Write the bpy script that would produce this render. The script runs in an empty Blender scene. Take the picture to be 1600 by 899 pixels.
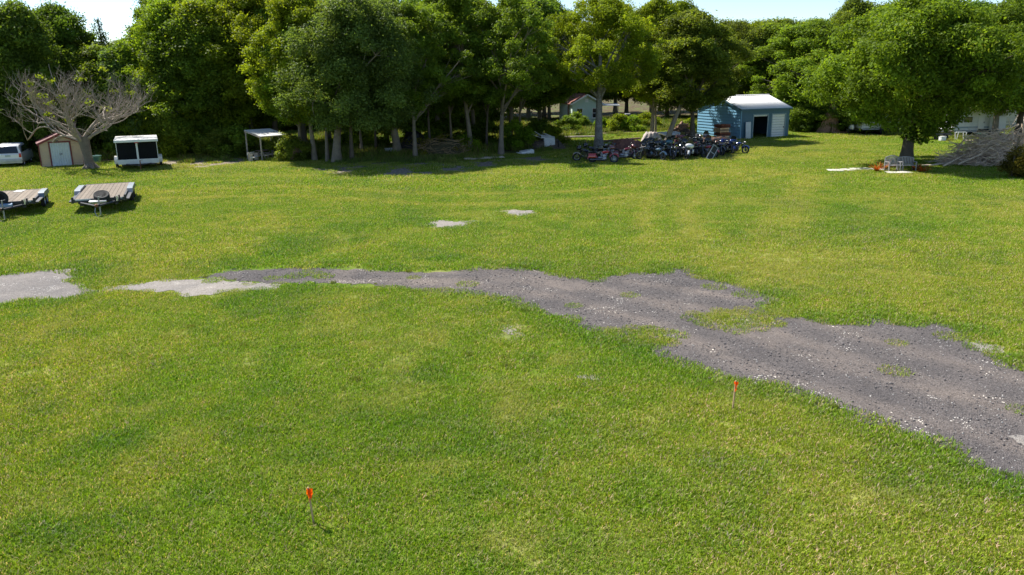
import bpy, bmesh, math, random
import numpy as np
from mathutils import Vector, Matrix, Euler
from mathutils.geometry import delaunay_2d_cdt

sc = bpy.context.scene
col = sc.collection
rad = math.radians
PI = math.pi

# ---------------------------------------------------------------- camera
CAM_H, PITCH, ROLL, FPX = 6.5, rad(15.05), rad(-0.7), 1244.0
cd = bpy.data.cameras.new("camera")
cam = bpy.data.objects.new("camera", cd)
col.objects.link(cam)
cd.sensor_width = 36
cd.lens = 36 * FPX / 1600
cd.clip_end = 3000
CM = Euler((PI / 2 - PITCH, 0, 0)).to_matrix() @ Matrix.Rotation(ROLL, 3, 'Z')
cam.matrix_world = Matrix.Translation((0, 0, CAM_H)) @ CM.to_4x4()
sc.camera = cam

# ---------------------------------------------------------------- light
SUN_EL, SUN_AZ = rad(50), rad(41)          # azimuth: from the left, 41 degrees behind the scene
to_sun = Vector((-math.cos(SUN_AZ) * math.cos(SUN_EL), math.sin(SUN_AZ) * math.cos(SUN_EL), math.sin(SUN_EL)))
w = bpy.data.worlds.new("World")
sc.world = w
w.use_nodes = True
nt = w.node_tree
sky = nt.nodes.new('ShaderNodeTexSky')
sky.sky_type = 'NISHITA'
sky.sun_disc = False
sky.sun_elevation = SUN_EL
sky.sun_rotation = -(PI / 2 - SUN_AZ)
sky.air_density = 0.75
sky.dust_density = 0.15
sky.ozone_density = 2.0
nt.links.new(sky.outputs[0], nt.nodes['Background'].inputs[0])
nt.nodes['Background'].inputs[1].default_value = 0.10
sd = bpy.data.lights.new("sun", 'SUN')
sd.energy = 5.0
sd.angle = rad(0.53)
sd.color = (1.0, 0.95, 0.86)
so = bpy.data.objects.new("sun", sd)
so.rotation_euler = to_sun.to_track_quat('Z', 'Y').to_euler()
so.location = (0, 0, 60)
col.objects.link(so)
sc.view_settings.view_transform = 'Standard'
sc.view_settings.look = 'None'
sc.view_settings.exposure = 0.9
sc.view_settings.gamma = 1.0
sc.render.engine = 'CYCLES'
sc.cycles.max_bounces = 6
sc.cycles.diffuse_bounces = 3
sc.cycles.transmission_bounces = 4
sc.cycles.transparent_max_bounces = 6

rng = np.random.default_rng(7)
random.seed(7)


# ---------------------------------------------------------------- survey helpers: where things stand on the ground
def G(px, py, z=0.0):
    d = CM @ Vector(((px - 800) / FPX, -(py - 449.5) / FPX, -1))
    t = (z - CAM_H) / d.z
    return Vector((d.x * t, d.y * t, z))


def seen(x, y, z):
    v = CM.transposed() @ Vector((x, y, z - CAM_H))
    return 800 + FPX * v.x / -v.z, 449.5 - FPX * v.y / -v.z


def hgt(p, ytop):
    lo, hi = 0, 60
    for _ in range(40):
        m = (lo + hi) / 2
        if seen(p[0], p[1], m)[1] > ytop:
            lo = m
        else:
            hi = m
    return lo


# ---------------------------------------------------------------- noise
def _h(ix, iy, s):
    n = (ix.astype(np.int64) * 374761393 + iy.astype(np.int64) * 668265263 + s * 982451653) & 0xffffffff
    n = ((n ^ (n >> 13)) * 1274126177) & 0xffffffff
    return ((n ^ (n >> 16)) & 0xffff) / 65535.0


def vn(x, y, s=0):
    x = np.asarray(x, float); y = np.asarray(y, float)
    ix = np.floor(x); iy = np.floor(y)
    fx = x - ix; fy = y - iy
    fx = fx * fx * (3 - 2 * fx); fy = fy * fy * (3 - 2 * fy)
    a = _h(ix, iy, s); b = _h(ix + 1, iy, s); c = _h(ix, iy + 1, s); d = _h(ix + 1, iy + 1, s)
    return (a * (1 - fx) + b * fx) * (1 - fy) + (c * (1 - fx) + d * fx) * fy


def fbm(x, y, s=0, o=4):
    t = 0; a = 1; n = 0
    for k in range(o):
        t = t + a * vn(x * 2 ** k + 17 * k, y * 2 ** k - 9 * k, s + k)
        n += a; a *= .55
    return t / n


def inpoly(x, y, poly):
    x = np.asarray(x); y = np.asarray(y)
    r = np.zeros(x.shape, bool)
    n = len(poly)
    for i in range(n):
        x0, y0 = poly[i][:2]; x1, y1 = poly[(i + 1) % n][:2]
        if y0 == y1:
            continue
        c = ((y0 > y) != (y1 > y)) & (x < (x1 - x0) * (y - y0) / (y1 - y0) + x0)
        r ^= c
    return r


def dist_line(x, y, pts, closed=False):
    d = np.full(np.shape(x), 1e9)
    n = len(pts)
    for i in range(n if closed else n - 1):
        ax, ay = pts[i][:2]; bx, by = pts[(i + 1) % n][:2]
        vx, vy = bx - ax, by - ay
        L = vx * vx + vy * vy + 1e-12
        t = np.clip(((x - ax) * vx + (y - ay) * vy) / L, 0, 1)
        d = np.minimum(d, np.hypot(x - ax - t * vx, y - ay - t * vy))
    return d


def sdist(x, y, poly):           # positive inside
    d = dist_line(x, y, poly, True)
    return np.where(inpoly(x, y, poly), d, -d)


# ---------------------------------------------------------------- materials
MATS = {}


def _n(nt, t, **k):
    n = nt.nodes.new(t)
    for a, b in k.items():
        setattr(n, a, b)
    return n


def pm(name, c, rough=.6, metal=0., var=.25, scale=3., bump=.15, bscale=None, c2=None, patch=.5, objcol=False, spec=.5, coat=0, trans=0):
    """procedural surface: base colour broken by two noises, relief from a third"""
    if name in MATS:
        return MATS[name]
    m = bpy.data.materials.new(name)
    m.use_nodes = True
    nt = m.node_tree
    L = nt.links.new
    b = nt.nodes['Principled BSDF']
    tc = _n(nt, 'ShaderNodeTexCoord')
    n1 = _n(nt, 'ShaderNodeTexNoise'); n1.inputs['Scale'].default_value = scale; n1.inputs['Detail'].default_value = 5
    n2 = _n(nt, 'ShaderNodeTexNoise'); n2.inputs['Scale'].default_value = scale * 7; n2.inputs['Detail'].default_value = 3
    L(tc.outputs['Object'], n1.inputs['Vector']); L(tc.outputs['Object'], n2.inputs['Vector'])
    ad = _n(nt, 'ShaderNodeMath', operation='MULTIPLY_ADD'); ad.inputs[1].default_value = .5
    L(n2.outputs['Fac'], ad.inputs[0])
    hf = _n(nt, 'ShaderNodeMath', operation='MULTIPLY'); hf.inputs[1].default_value = .5
    L(n1.outputs['Fac'], hf.inputs[0]); L(hf.outputs[0], ad.inputs[2])
    r = _n(nt, 'ShaderNodeMapRange'); r.inputs['From Min'].default_value = patch - .18; r.inputs['From Max'].default_value = patch + .18
    L(ad.outputs[0], r.inputs['Value'])
    mx = _n(nt, 'ShaderNodeMix', data_type='RGBA')
    L(r.outputs[0], mx.inputs['Factor'])
    ca = tuple(v * (1 - var) for v in c); cb = c2 if c2 else tuple(min(v * (1 + var), .95) for v in c)
    mx.inputs['A'].default_value = (*ca, 1); mx.inputs['B'].default_value = (*cb, 1)
    out = mx.outputs['Result']
    if objcol:
        oi = _n(nt, 'ShaderNodeObjectInfo')
        mm = _n(nt, 'ShaderNodeMix', data_type='RGBA', blend_type='MULTIPLY'); mm.inputs['Factor'].default_value = 1
        L(out, mm.inputs['A']); L(oi.outputs['Color'], mm.inputs['B'])
        out = mm.outputs['Result']
    L(out, b.inputs['Base Color'])
    b.inputs['Roughness'].default_value = rough
    b.inputs['Metallic'].default_value = metal
    b.inputs['Specular IOR Level'].default_value = spec
    b.inputs['Coat Weight'].default_value = coat
    if trans:
        b.inputs['Transmission Weight'].default_value = trans
    if bump:
        bp = _n(nt, 'ShaderNodeBump'); bp.inputs['Strength'].default_value = bump; bp.inputs['Distance'].default_value = .03
        n3 = _n(nt, 'ShaderNodeTexNoise'); n3.inputs['Scale'].default_value = bscale or scale * 6; n3.inputs['Detail'].default_value = 4
        L(tc.outputs['Object'], n3.inputs['Vector']); L(n3.outputs['Fac'], bp.inputs['Height']); L(bp.outputs[0], b.inputs['Normal'])
    MATS[name] = m
    return m


def leaf_mat(name, c, var=.35, translucent=.3, yellow=(.25, .22, .03), ymix=.08, instancer=False):
    m = bpy.data.materials.new(name)
    m.use_nodes = True
    nt = m.node_tree
    L = nt.links.new
    nt.nodes.remove(nt.nodes['Principled BSDF'])
    o = nt.nodes['Material Output']
    at = _n(nt, 'ShaderNodeAttribute', attribute_name='leafvar')
    hsv = _n(nt, 'ShaderNodeMix', data_type='RGBA')
    hsv.inputs['A'].default_value = (*[v * (1 - var) for v in c], 1)
    hsv.inputs['B'].default_value = (*[v * (1 + var) for v in c], 1)
    L(at.outputs['Fac'], hsv.inputs['Factor'])
    gt = _n(nt, 'ShaderNodeMath', operation='GREATER_THAN'); gt.inputs[1].default_value = 1 - ymix
    L(at.outputs['Fac'], gt.inputs[0])
    y = _n(nt, 'ShaderNodeMix', data_type='RGBA')
    L(gt.outputs[0], y.inputs['Factor']); L(hsv.outputs['Result'], y.inputs['A']); y.inputs['B'].default_value = (*yellow, 1)
    out = y.outputs['Result']
    if instancer:
        a2 = _n(nt, 'ShaderNodeAttribute', attribute_name='dry', attribute_type='INSTANCER')
        d = _n(nt, 'ShaderNodeMix', data_type='RGBA')
        L(a2.outputs['Fac'], d.inputs['Factor'])
        mu = _n(nt, 'ShaderNodeMix', data_type='RGBA', blend_type='MULTIPLY'); mu.inputs['Factor'].default_value = 1
        L(out, d.inputs['A'])
        L(out, mu.inputs['A']); mu.inputs['B'].default_value = (1.45, 1.1, 1.7, 1)
        L(mu.outputs['Result'], d.inputs['B'])
        a3 = _n(nt, 'ShaderNodeAttribute', attribute_name='lush', attribute_type='INSTANCER')
        e = _n(nt, 'ShaderNodeMix', data_type='RGBA', blend_type='MULTIPLY')
        L(a3.outputs['Fac'], e.inputs['Factor']); L(d.outputs['Result'], e.inputs['A']); e.inputs['B'].default_value = (.58, .76, .9, 1)
        a4 = _n(nt, 'ShaderNodeAttribute', attribute_name='pale', attribute_type='INSTANCER')
        pl_ = _n(nt, 'ShaderNodeMix', data_type='RGBA')
        L(a4.outputs['Fac'], pl_.inputs['Factor']); L(e.outputs['Result'], pl_.inputs['A']); pl_.inputs['B'].default_value = (.42, .41, .12, 1)
        out = pl_.outputs['Result']
    else:
        oi = _n(nt, 'ShaderNodeObjectInfo')
        mm = _n(nt, 'ShaderNodeMix', data_type='RGBA', blend_type='MULTIPLY'); mm.inputs['Factor'].default_value = 1
        L(out, mm.inputs['A']); L(oi.outputs['Color'], mm.inputs['B'])
        out = mm.outputs['Result']
    df = _n(nt, 'ShaderNodeBsdfPrincipled'); tr = _n(nt, 'ShaderNodeBsdfTranslucent'); ms = _n(nt, 'ShaderNodeMixShader')
    df.inputs['Roughness'].default_value = .55; df.inputs['Specular IOR Level'].default_value = .12
    L(out, df.inputs['Base Color'])
    tm = _n(nt, 'ShaderNodeMix', data_type='RGBA', blend_type='MULTIPLY'); tm.inputs['Factor'].default_value = 1
    L(out, tm.inputs['A']); tm.inputs['B'].default_value = (1.3, 1.25, .5, 1)
    L(tm.outputs['Result'], tr.inputs['Color'])
    ms.inputs[0].default_value = translucent
    L(df.outputs[0], ms.inputs[1]); L(tr.outputs[0], ms.inputs[2]); L(ms.outputs[0], o.inputs['Surface'])
    MATS[name] = m
    return m


# ---------------------------------------------------------------- mesh helpers
def meshfrom(name, V, F, mat, smooth=False, attrs=None):
    me = bpy.data.meshes.new(name)
    V = np.asarray(V, np.float32)
    F = np.asarray(F, np.int32)
    k = F.shape[1]
    me.vertices.add(len(V)); me.vertices.foreach_set('co', V.ravel())
    me.loops.add(F.size); me.loops.foreach_set('vertex_index', F.ravel())
    me.polygons.add(len(F)); me.polygons.foreach_set('loop_start', np.arange(0, F.size, k, dtype=np.int32))
    me.update(calc_edges=True)
    if smooth:
        me.polygons.foreach_set('use_smooth', np.ones(len(F), bool))
    if mat:
        me.materials.append(mat)
    for a, (dom, val) in (attrs or {}).items():
        at = me.attributes.new(a, 'FLOAT', dom)
        at.data.foreach_set('value', np.asarray(val, np.float32))
    return me


class MB:
    """collects solids, builds them as ONE mesh object"""
    def __init__(s):
        s.v = []; s.f = []; s.sm = []

    def add(s, V, F, smooth=False):
        o = len(s.v)
        s.v += [tuple(v) for v in V]
        s.f += [tuple(o + i for i in f) for f in F]
        s.sm += [smooth] * len(F)
        return s

    def box(s, c, d, rz=0, rx=0, ry=0, bev=0):
        R = Euler((rx, ry, rz)).to_matrix(); c = Vector(c)
        if bev > 0:
            b = min(bev, min(d) * .45)
            bm = bmesh.new(); bmesh.ops.create_cube(bm, size=1)
            bmesh.ops.scale(bm, vec=d, verts=bm.verts)
            bmesh.ops.bevel(bm, geom=bm.edges[:], offset=b, segments=2, affect='EDGES', profile=.6)
            bm.verts.index_update()
            V = [c + R @ v.co for v in bm.verts]; F = [[v.index for v in f.verts] for f in bm.faces]
            bm.free()
            return s.add(V, F)
        x, y, z = (q / 2 for q in d)
        V = [c + R @ Vector(p) for p in ((-x, -y, -z), (x, -y, -z), (x, y, -z), (-x, y, -z), (-x, -y, z), (x, -y, z), (x, y, z), (-x, y, z))]
        return s.add(V, [(0, 3, 2, 1), (4, 5, 6, 7), (0, 1, 5, 4), (1, 2, 6, 5), (2, 3, 7, 6), (3, 0, 4, 7)])

    def tube(s, pts, r, n=8, cap=True):
        pts = [Vector(p) for p in pts]
        if not hasattr(r, '__len__'):
            r = [r] * len(pts)
        V = []; up = None
        for i, p in enumerate(pts):
            t = (pts[min(i + 1, len(pts) - 1)] - pts[max(i - 1, 0)]).normalized()
            if up is None:
                up = t.orthogonal().normalized()
            a = (up - t * up.dot(t))
            a = a.normalized() if a.length > 1e-5 else t.orthogonal().normalized()
            up = a
            b = t.cross(a)
            for k in range(n):
                q = 2 * PI * k / n
                V.append(p + (a * math.cos(q) + b * math.sin(q)) * r[i])
        F = [(i * n + k, i * n + (k + 1) % n, (i + 1) * n + (k + 1) % n, (i + 1) * n + k) for i in range(len(pts) - 1) for k in range(n)]
        if cap:
            F += [tuple(range(n))[::-1], tuple((len(pts) - 1) * n + k for k in range(n))]
        return s.add(V, F, True)

    def lathe(s, prof, c=(0, 0, 0), axis='Z', n=20):
        c = Vector(c); V = []
        for r, h in prof:
            for k in range(n):
                q = 2 * PI * k / n
                a, b = r * math.cos(q), r * math.sin(q)
                V.append(c + Vector({'Z': (a, b, h), 'Y': (a, h, b), 'X': (h, a, b)}[axis]))
        F = [(i * n + k, i * n + (k + 1) % n, (i + 1) * n + (k + 1) % n, (i + 1) * n + k) for i in range(len(prof) - 1) for k in range(n)]
        if prof[0][0] > 1e-4:
            F.append(tuple(range(n))[::-1])
        if prof[-1][0] > 1e-4:
            F.append(tuple((len(prof) - 1) * n + k for k in range(n)))
        return s.add(V, F, True)

    def torus(s, c, R, r, axis='Y', n=24, m=8, flat=1.0):
        c = Vector(c); V = []
        for i in range(n):
            q = 2 * PI * i / n
            for j in range(m):
                p = 2 * PI * j / m
                rr = R + r * math.cos(p); h = r * flat * math.sin(p)
                a, b = rr * math.cos(q), rr * math.sin(q)
                V.append(c + Vector({'Z': (a, b, h), 'Y': (a, h, b), 'X': (h, a, b)}[axis]))
        F = [(i * m + j, ((i + 1) % n) * m + j, ((i + 1) % n) * m + (j + 1) % m, i * m + (j + 1) % m) for i in range(n) for j in range(m)]
        return s.add(V, F, True)

    def prism(s, poly, a, b, plane='XZ'):
        """polygon in a plane, extruded between a and b along the third axis"""
        def P(u, v, h):
            return {'XZ': (u, h, v), 'XY': (u, v, h), 'YZ': (h, u, v)}[plane]
        n = len(poly)
        V = [P(u, v, a) for u, v in poly] + [P(u, v, b) for u, v in poly]
        F = [tuple(range(n))[::-1], tuple(range(n, 2 * n))] + [(i, (i + 1) % n, n + (i + 1) % n, n + i) for i in range(n)]
        return s.add(V, F)

    def ball(s, c, r, n=12, m=8):
        sx, sy, sz = r if hasattr(r, '__len__') else (r, r, r)
        V = [(c[0], c[1], c[2] - sz)]
        for i in range(1, m):
            t = PI * i / m
            for k in range(n):
                q = 2 * PI * k / n
                V.append((c[0] + sx * math.sin(t) * math.cos(q), c[1] + sy * math.sin(t) * math.sin(q), c[2] - sz * math.cos(t)))
        V.append((c[0], c[1], c[2] + sz))
        F = [(0, 1 + (k + 1) % n, 1 + k) for k in range(n)]
        for i in range(m - 2):
            F += [(1 + i * n + k, 1 + i * n + (k + 1) % n, 1 + (i + 1) * n + (k + 1) % n, 1 + (i + 1) * n + k) for k in range(n)]
        F += [(1 + (m - 2) * n + k, 1 + (m - 2) * n + (k + 1) % n, len(V) - 1) for k in range(n)]
        return s.add(V, F, True)

    def mesh(s, name, mat):
        me = bpy.data.meshes.new(name)
        me.from_pydata(s.v, [], s.f)
        me.polygons.foreach_set('use_smooth', s.sm)
        me.materials.append(mat)
        bm = bmesh.new(); bm.from_mesh(me); bmesh.ops.recalc_face_normals(bm, faces=bm.faces); bm.to_mesh(me); bm.free()
        try:
            me.set_sharp_from_angle(angle=rad(40))
        except Exception:
            pass
        me.update()
        return me

    def build(s, name, mat, parent=None, color=None):
        return link(name, s.mesh(name, mat), parent, color)


def link(name, me, parent=None, color=None, loc=None, rz=0):
    o = bpy.data.objects.new(name, me)
    col.objects.link(o)
    if parent:
        o.parent = parent
    if color:
        o.color = (*color, 1)
    if loc is not None:
        o.location = loc
    if rz:
        o.rotation_euler.z = rz
    return o


def tag(o, label, cat, group=None, kind=None):
    o['label'] = label
    o['category'] = cat
    if group:
        o['group'] = group
    if kind:
        o['kind'] = kind
    return o


def thing(name, label, cat, loc=(0, 0, 0), rz=0, group=None):
    o = bpy.data.objects.new(name, None)
    col.objects.link(o)
    o.empty_display_size = .3
    o.location = loc
    o.rotation_euler.z = rz
    return tag(o, label, cat, group)


def copy_tree(o, parent=None):
    c = o.copy()
    col.objects.link(c)
    c.parent = parent
    for ch in list(o.children):
        copy_tree(ch, c)
    return c


def seg(a, b):
    """ground point of pixel a, heading and length to pixel b"""
    p, q = G(*a), G(*b)
    d = q - p
    return p, math.atan2(d.y, d.x), d.length


def W(pts, z=0):
    return [tuple(G(*p, z))[:2] for p in pts]


# ================================================================ GROUND
gravel_px = [(312, 434), (345, 426), (400, 422), (440, 419), (480, 418), (540, 420), (620, 424), (680, 426), (730, 422), (760, 417), (800, 417), (840, 421),
             (880, 429), (920, 437), (935, 434), (960, 428), (1010, 426), (1042, 425), (1045, 417), (1080, 420), (1095, 430), (1150, 444), (1200, 461), (1203, 470),
             (1192, 479), (1215, 492), (1240, 497), (1290, 502), (1320, 505), (1360, 500), (1374, 487), (1387, 500), (1420, 509), (1450, 504),
             (1500, 514), (1505, 530), (1530, 550), (1570, 566), (1600, 577), (1700, 596), (1900, 640), (2000, 1000), (1700, 800), (1600, 757), (1555, 745), (1520, 735),
             (1480, 705), (1430, 685), (1385, 672), (1340, 661), (1310, 642), (1260, 626), (1200, 607), (1140, 592), (1085, 574), (1040, 560), (1015, 545),
             (985, 538), (950, 528), (920, 514), (880, 500), (840, 487), (800, 475), (760, 465), (700, 459), (640, 451), (560, 444), (480, 442), (420, 442), (370, 440)]
gravel2_px = [(-150, 440), (0, 429), (60, 423), (112, 419), (130, 427), (122, 440), (132, 449), (150, 457), (120, 464), (100, 471), (60, 469), (0, 476), (-150, 486)]
sand_px = [(158, 454), (170, 449), (200, 447), (235, 442), (275, 436), (330, 437), (380, 441), (440, 445), (430, 452), (380, 457), (330, 461), (290, 462), (260, 456), (215, 457)]
bareA_px = [(667, 350), (688, 344), (712, 347), (741, 345), (736, 350), (705, 357), (680, 355)]
bareB_px = [(782, 330), (800, 328), (832, 329), (835, 333), (812, 337), (790, 336)]
bareC_px = [(788, 509), (798, 511), (803, 519), (820, 525), (813, 529), (793, 522)]
bareD_px = [(905, 588), (925, 585), (941, 589), (928, 594)]
bareE_px = [(1512, 537), (1535, 534), (1562, 543), (1560, 550), (1535, 548)]
bareF_px = [(250, 252), (300, 247), (345, 246), (400, 249), (370, 257), (320, 261), (255, 262)]
island1 = W([(1080, 492), (1115, 482), (1160, 483), (1200, 490), (1212, 505), (1195, 518), (1150, 522), (1110, 515)])
island2 = W([(935, 516), (975, 512), (1010, 509), (1045, 513), (1062, 525), (1050, 538), (1015, 541), (985, 534), (950, 526)])
grav = W(gravel_px); grav2 = W(gravel2_px); sandp = W(sand_px)
bares = [W(b) for b in (bareA_px, bareB_px, bareC_px, bareD_px, bareE_px)]
bareF = W(bareF_px)
edge_px = [(-500, 258), (-100, 256), (40, 256), (130, 254), (220, 250), (300, 243), (400, 244), (470, 249), (560, 252), (640, 252), (720, 247), (800, 243), (850, 234),
           (900, 215), (1000, 206), (1080, 204), (1160, 202), (1240, 205), (1300, 208), (1400, 213), (1500, 216), (1560, 210), (1700, 205), (2200, 205)]
edgeW = W(edge_px)
ex = np.array([p[0] for p in edgeW]); ey = np.array([p[1] for p in edgeW])
shade_bare = W([(470, 256), (560, 254), (700, 252), (860, 242), (880, 250), (800, 264), (740, 272), (640, 282), (560, 276), (480, 268)])
tracks = [W(t) for t in (
    [(1010, 380), (1005, 350), (1010, 320), (1040, 295), (1100, 278), (1200, 268)],
    [(1100, 400), (1080, 370), (1070, 335), (1090, 305), (1140, 285), (1230, 272)],
    [(1180, 430), (1185, 390), (1190, 350), (1230, 310), (1250, 275)],
    [(1225, 430), (1235, 390), (1245, 340), (1255, 300), (1270, 275)],
    [(250, 300), (450, 292), (700, 305), (900, 300), (1000, 288)],
    [(250, 312), (450, 305), (700, 322), (900, 315), (1040, 300)])]
drypatch = W([(1090, 395), (1200, 385), (1320, 395), (1380, 430), (1320, 455), (1200, 450), (1110, 430)])
greenspots = [(G(*p), r) for p, r in (((75, 640), .3), ((172, 690), .35), ((210, 670), .22), ((60, 825), .33), ((1010, 545), .4), ((640, 590), .3))]


def fields(x, y):
    """dryness, lushness and bareness of the ground at world points"""
    n1 = fbm(x * .16 + 3, y * .11 + 1, 3); n2 = fbm(x * .55, y * .4, 11); n3 = fbm(x * 2.3, y * 1.9, 21, 3)
    dry = np.clip((n1 - .5) * 3.4 + (n2 - .5) * 1.3 + (n3 - .5) * 1.6 + .32, 0, 1)
    far = np.clip((y - 27) / 15, 0, 1)
    dry = np.clip(dry - .02 + .10 * far + (fbm(x * .05, y * .5, 31) - .5) * 1.3 * far, 0, 1)
    for t in tracks:
        d = dist_line(x, y, t)
        dry = np.clip(dry + 1.0 * np.exp(-(d / .42) ** 2) * (.4 + n2), 0, 1)
    sdp = sdist(x, y, drypatch)
    dry = np.clip(dry + .45 * np.clip((sdp + 1.) / 2, 0, 1), 0, 1)
    lush = np.clip((fbm(x * .3 + 9, y * .22, 41) - .55) * 3 + (fbm(x * 1.3, y * 1.1, 51) - .5) * 1.3, 0, 1) * (1 - .3 * far)
    for c, r in greenspots:
        lush = np.maximum(lush, np.clip(1.3 - np.hypot((x - c.x) / 1.5, y - c.y) / r, 0, 1))
    ed = np.interp(x, ex, ey)
    wood = np.clip((y - ed + 1.5 + (fbm(x * .4, y * .4, 61) - .5) * 5) / 3, 0, 1)
    bare = np.zeros_like(dry)
    sb = sdist(x, y, shade_bare)
    bare = np.maximum(bare, np.clip((sb + 1.2) / 2.5, 0, 1) * np.clip((fbm(x * .5, y * .35, 71) - .33) * 5, 0, 1))
    bare = np.maximum(bare, np.clip((n3 + n2 * .7 - 1.2) * 4, 0, .5) * (y < 60) * (y > 24))
    bf = sdist(x, y, bareF)
    bare = np.maximum(bare, np.clip((bf + 1) / 1.5, 0, 1) * np.clip((fbm(x * .9, y * .6, 72) - .3) * 5, 0, 1))
    for b in bares[:3]:
        d = sdist(x, y, b)
        bare = np.maximum(bare, np.clip((d + .5) / .8, 0, 1) * np.clip((n3 - .3) * 3, 0, 1))
    return dry, lush, wood, bare


def worn(x, y):
    """pale worn grass: old wheel tracks, dry streaks across the far lawn, scattered straw patches"""
    v = 0 * x
    n2 = fbm(x * .7, y * .7, 141)
    for t in tracks:
        d = dist_line(x, y, t)
        v = np.maximum(v, .75 * np.exp(-(d / .38) ** 2) * np.clip(n2 * 2.2 - .35, 0, 1))
    far = np.clip((y - 30) / 12, 0, 1)
    v = np.maximum(v, far * .55 * np.clip((fbm(x * .06 + 4, y * .42, 142) - .52) * 6, 0, 1))
    v = np.maximum(v, .45 * np.clip((fbm(x * .8, y * .8, 143, 4) - .60) * 8, 0, 1))
    v = np.maximum(v, .5 * np.clip((sdist(x, y, drypatch) + 1.5) / 3, 0, 1) * np.clip(n2 * 2 - .3, 0, 1))
    v = np.maximum(v, .5 * np.clip((sdist(x, y, bareF) + 3) / 3, 0, 1) * n2)
    return np.clip(v, 0, 1)


def gravel_sd(x, y):
    wob = (fbm(x * 1.1, y * 1.1, 81) - .5) * .9 + (fbm(x * 4, y * 4, 82, 3) - .5) * .35
    g = np.maximum(sdist(x, y, grav), sdist(x, y, grav2)) + wob * .7
    isl = np.maximum(sdist(x, y, island1), sdist(x, y, island2)) + wob
    s = sdist(x, y, sandp) + wob * .6
    for b in bares:
        s = np.maximum(s, sdist(x, y, b) + wob * .5)
    return g, isl, s


def ground_mat():
    m = bpy.data.materials.new('lawn_soil'); m.use_nodes = True
    nt = m.node_tree; L = nt.links.new; b = nt.nodes['Principled BSDF']
    tc = _n(nt, 'ShaderNodeTexCoord')

    def noise(s, d=5, r=.6):
        n = _n(nt, 'ShaderNodeTexNoise'); n.inputs['Scale'].default_value = s; n.inputs['Detail'].default_value = d; n.inputs['Roughness'].default_value = r
        L(tc.outputs['Object'], n.inputs['Vector']); return n.outputs['Fac']

    def mixc(f, A, B, t='MIX'):
        k = _n(nt, 'ShaderNodeMix', data_type='RGBA', blend_type=t)
        for s, v in (('Factor', f), ('A', A), ('B', B)):
            if isinstance(v, tuple): k.inputs[s].default_value = (*v, 1)
            elif isinstance(v, float): k.inputs[s].default_value = v
            else: L(v, k.inputs[s])
        return k.outputs['Result']

    def att(a):
        return _n(nt, 'ShaderNodeAttribute', attribute_name=a).outputs['Fac']

    def rng_(v, a, c):
        r = _n(nt, 'ShaderNodeMapRange'); r.inputs['From Min'].default_value = a; r.inputs['From Max'].default_value = c
        L(v, r.inputs['Value']); return r.outputs[0]
    green = mixc(rng_(noise(9, 6, .7), .35, .65), (.07, .12, .012), (.15, .22, .02))
    dryc = mixc(rng_(noise(13, 6, .75), .35, .65), (.17, .20, .03), (.28, .29, .07))
    c = mixc(att('dry'), green, dryc)
    c = mixc(att('lush'), c, mixc(1.0, c, (.5, .75, .8), 'MULTIPLY'))
    c = mixc(att('pale'), c, (.34, .31, .13))
    soil = mixc(rng_(noise(5, 6, .7), .4, .62), (.13, .10, .07), (.36, .31, .25))
    c = mixc(att('bare'), c, soil)
    litter = mixc(rng_(noise(2.2, 6, .75), .42, .6), (.05, .035, .02), (.16, .12, .07))
    litter = mixc(rng_(noise(.5, 4), .5, .62), litter, mixc(noise(6), (.06, .10, .02), (.16, .20, .05)))
    c = mixc(att('wood'), c, litter)
    L(c, b.inputs['Base Color']); b.inputs['Roughness'].default_value = .95; b.inputs['Specular IOR Level'].default_value = .1
    bp = _n(nt, 'ShaderNodeBump'); bp.inputs['Strength'].default_value = .7; bp.inputs['Distance'].default_value = .05
    L(noise(14, 6, .75), bp.inputs['Height']); L(bp.outputs[0], b.inputs['Normal'])
    return m


def spread(fine0, fine1, step, far, n):
    a = np.arange(fine0, fine1 + step / 2, step)
    g = np.geomspace(step * 1.5, far, n)
    return np.concatenate([(fine0 - g)[::-1], a, fine1 + g])


def build_ground():
    xs = spread(-52, 68, .5, 1500, 22)
    ys = np.concatenate([[-1500, -500, -100, -20, 0, 4], np.arange(6, 45, .32), np.arange(45, 118, .5), 118 + np.geomspace(1, 2200, 20)])
    X, Y = np.meshgrid(xs, ys)
    x = X.ravel(); y = Y.ravel()
    z = (fbm(x * .35, y * .35, 91) - .5) * .05 * (np.hypot(x, y) < 200)
    dry, lush, wood, bare = fields(x, y)
    nx = len(xs); ny = len(ys)
    i = np.arange(nx * ny).reshape(ny, nx)
    F = np.stack([i[:-1, :-1], i[:-1, 1:], i[1:, 1:], i[1:, :-1]], -1).reshape(-1, 4)
    g, isl, s = gravel_sd(x, y)
    z = z * (np.maximum(g, s) < -1.2)
    z = np.minimum(z, .0)
    me = meshfrom('ground', np.stack([x, y, z], 1), F, ground_mat(), True,
                  dict(pale=('POINT', worn(x, y)), dry=('POINT', dry), lush=('POINT', lush), wood=('POINT', wood), bare=('POINT', bare)))
    o = link('ground', me)
    o['kind'] = 'structure'
    return o


build_ground()


def ragged(poly, step=.12, amp=.22):
    out = []
    n = len(poly)
    for i in range(n):
        a = Vector(poly[i][:2]); b = Vector(poly[(i + 1) % n][:2])
        k = max(1, min(60, int((b - a).length / step)))
        for j in range(k):
            out.append(a + (b - a) * j / k)
    res = []
    m = len(out)
    for i, p in enumerate(out):
        t = out[(i + 1) % m] - out[i - 1]
        nrm = Vector((-t.y, t.x)).normalized() if t.length > 1e-6 else Vector((0, 0))
        d = (float(fbm(np.array(p.x * 1.3), np.array(p.y * 1.3), 83, 3)) - .5) * 2.4 * amp + (float(fbm(np.array(p.x * 6), np.array(p.y * 6), 84, 2)) - .5) * amp * 2.2
        res.append(p + nrm * d)
    return res


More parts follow.
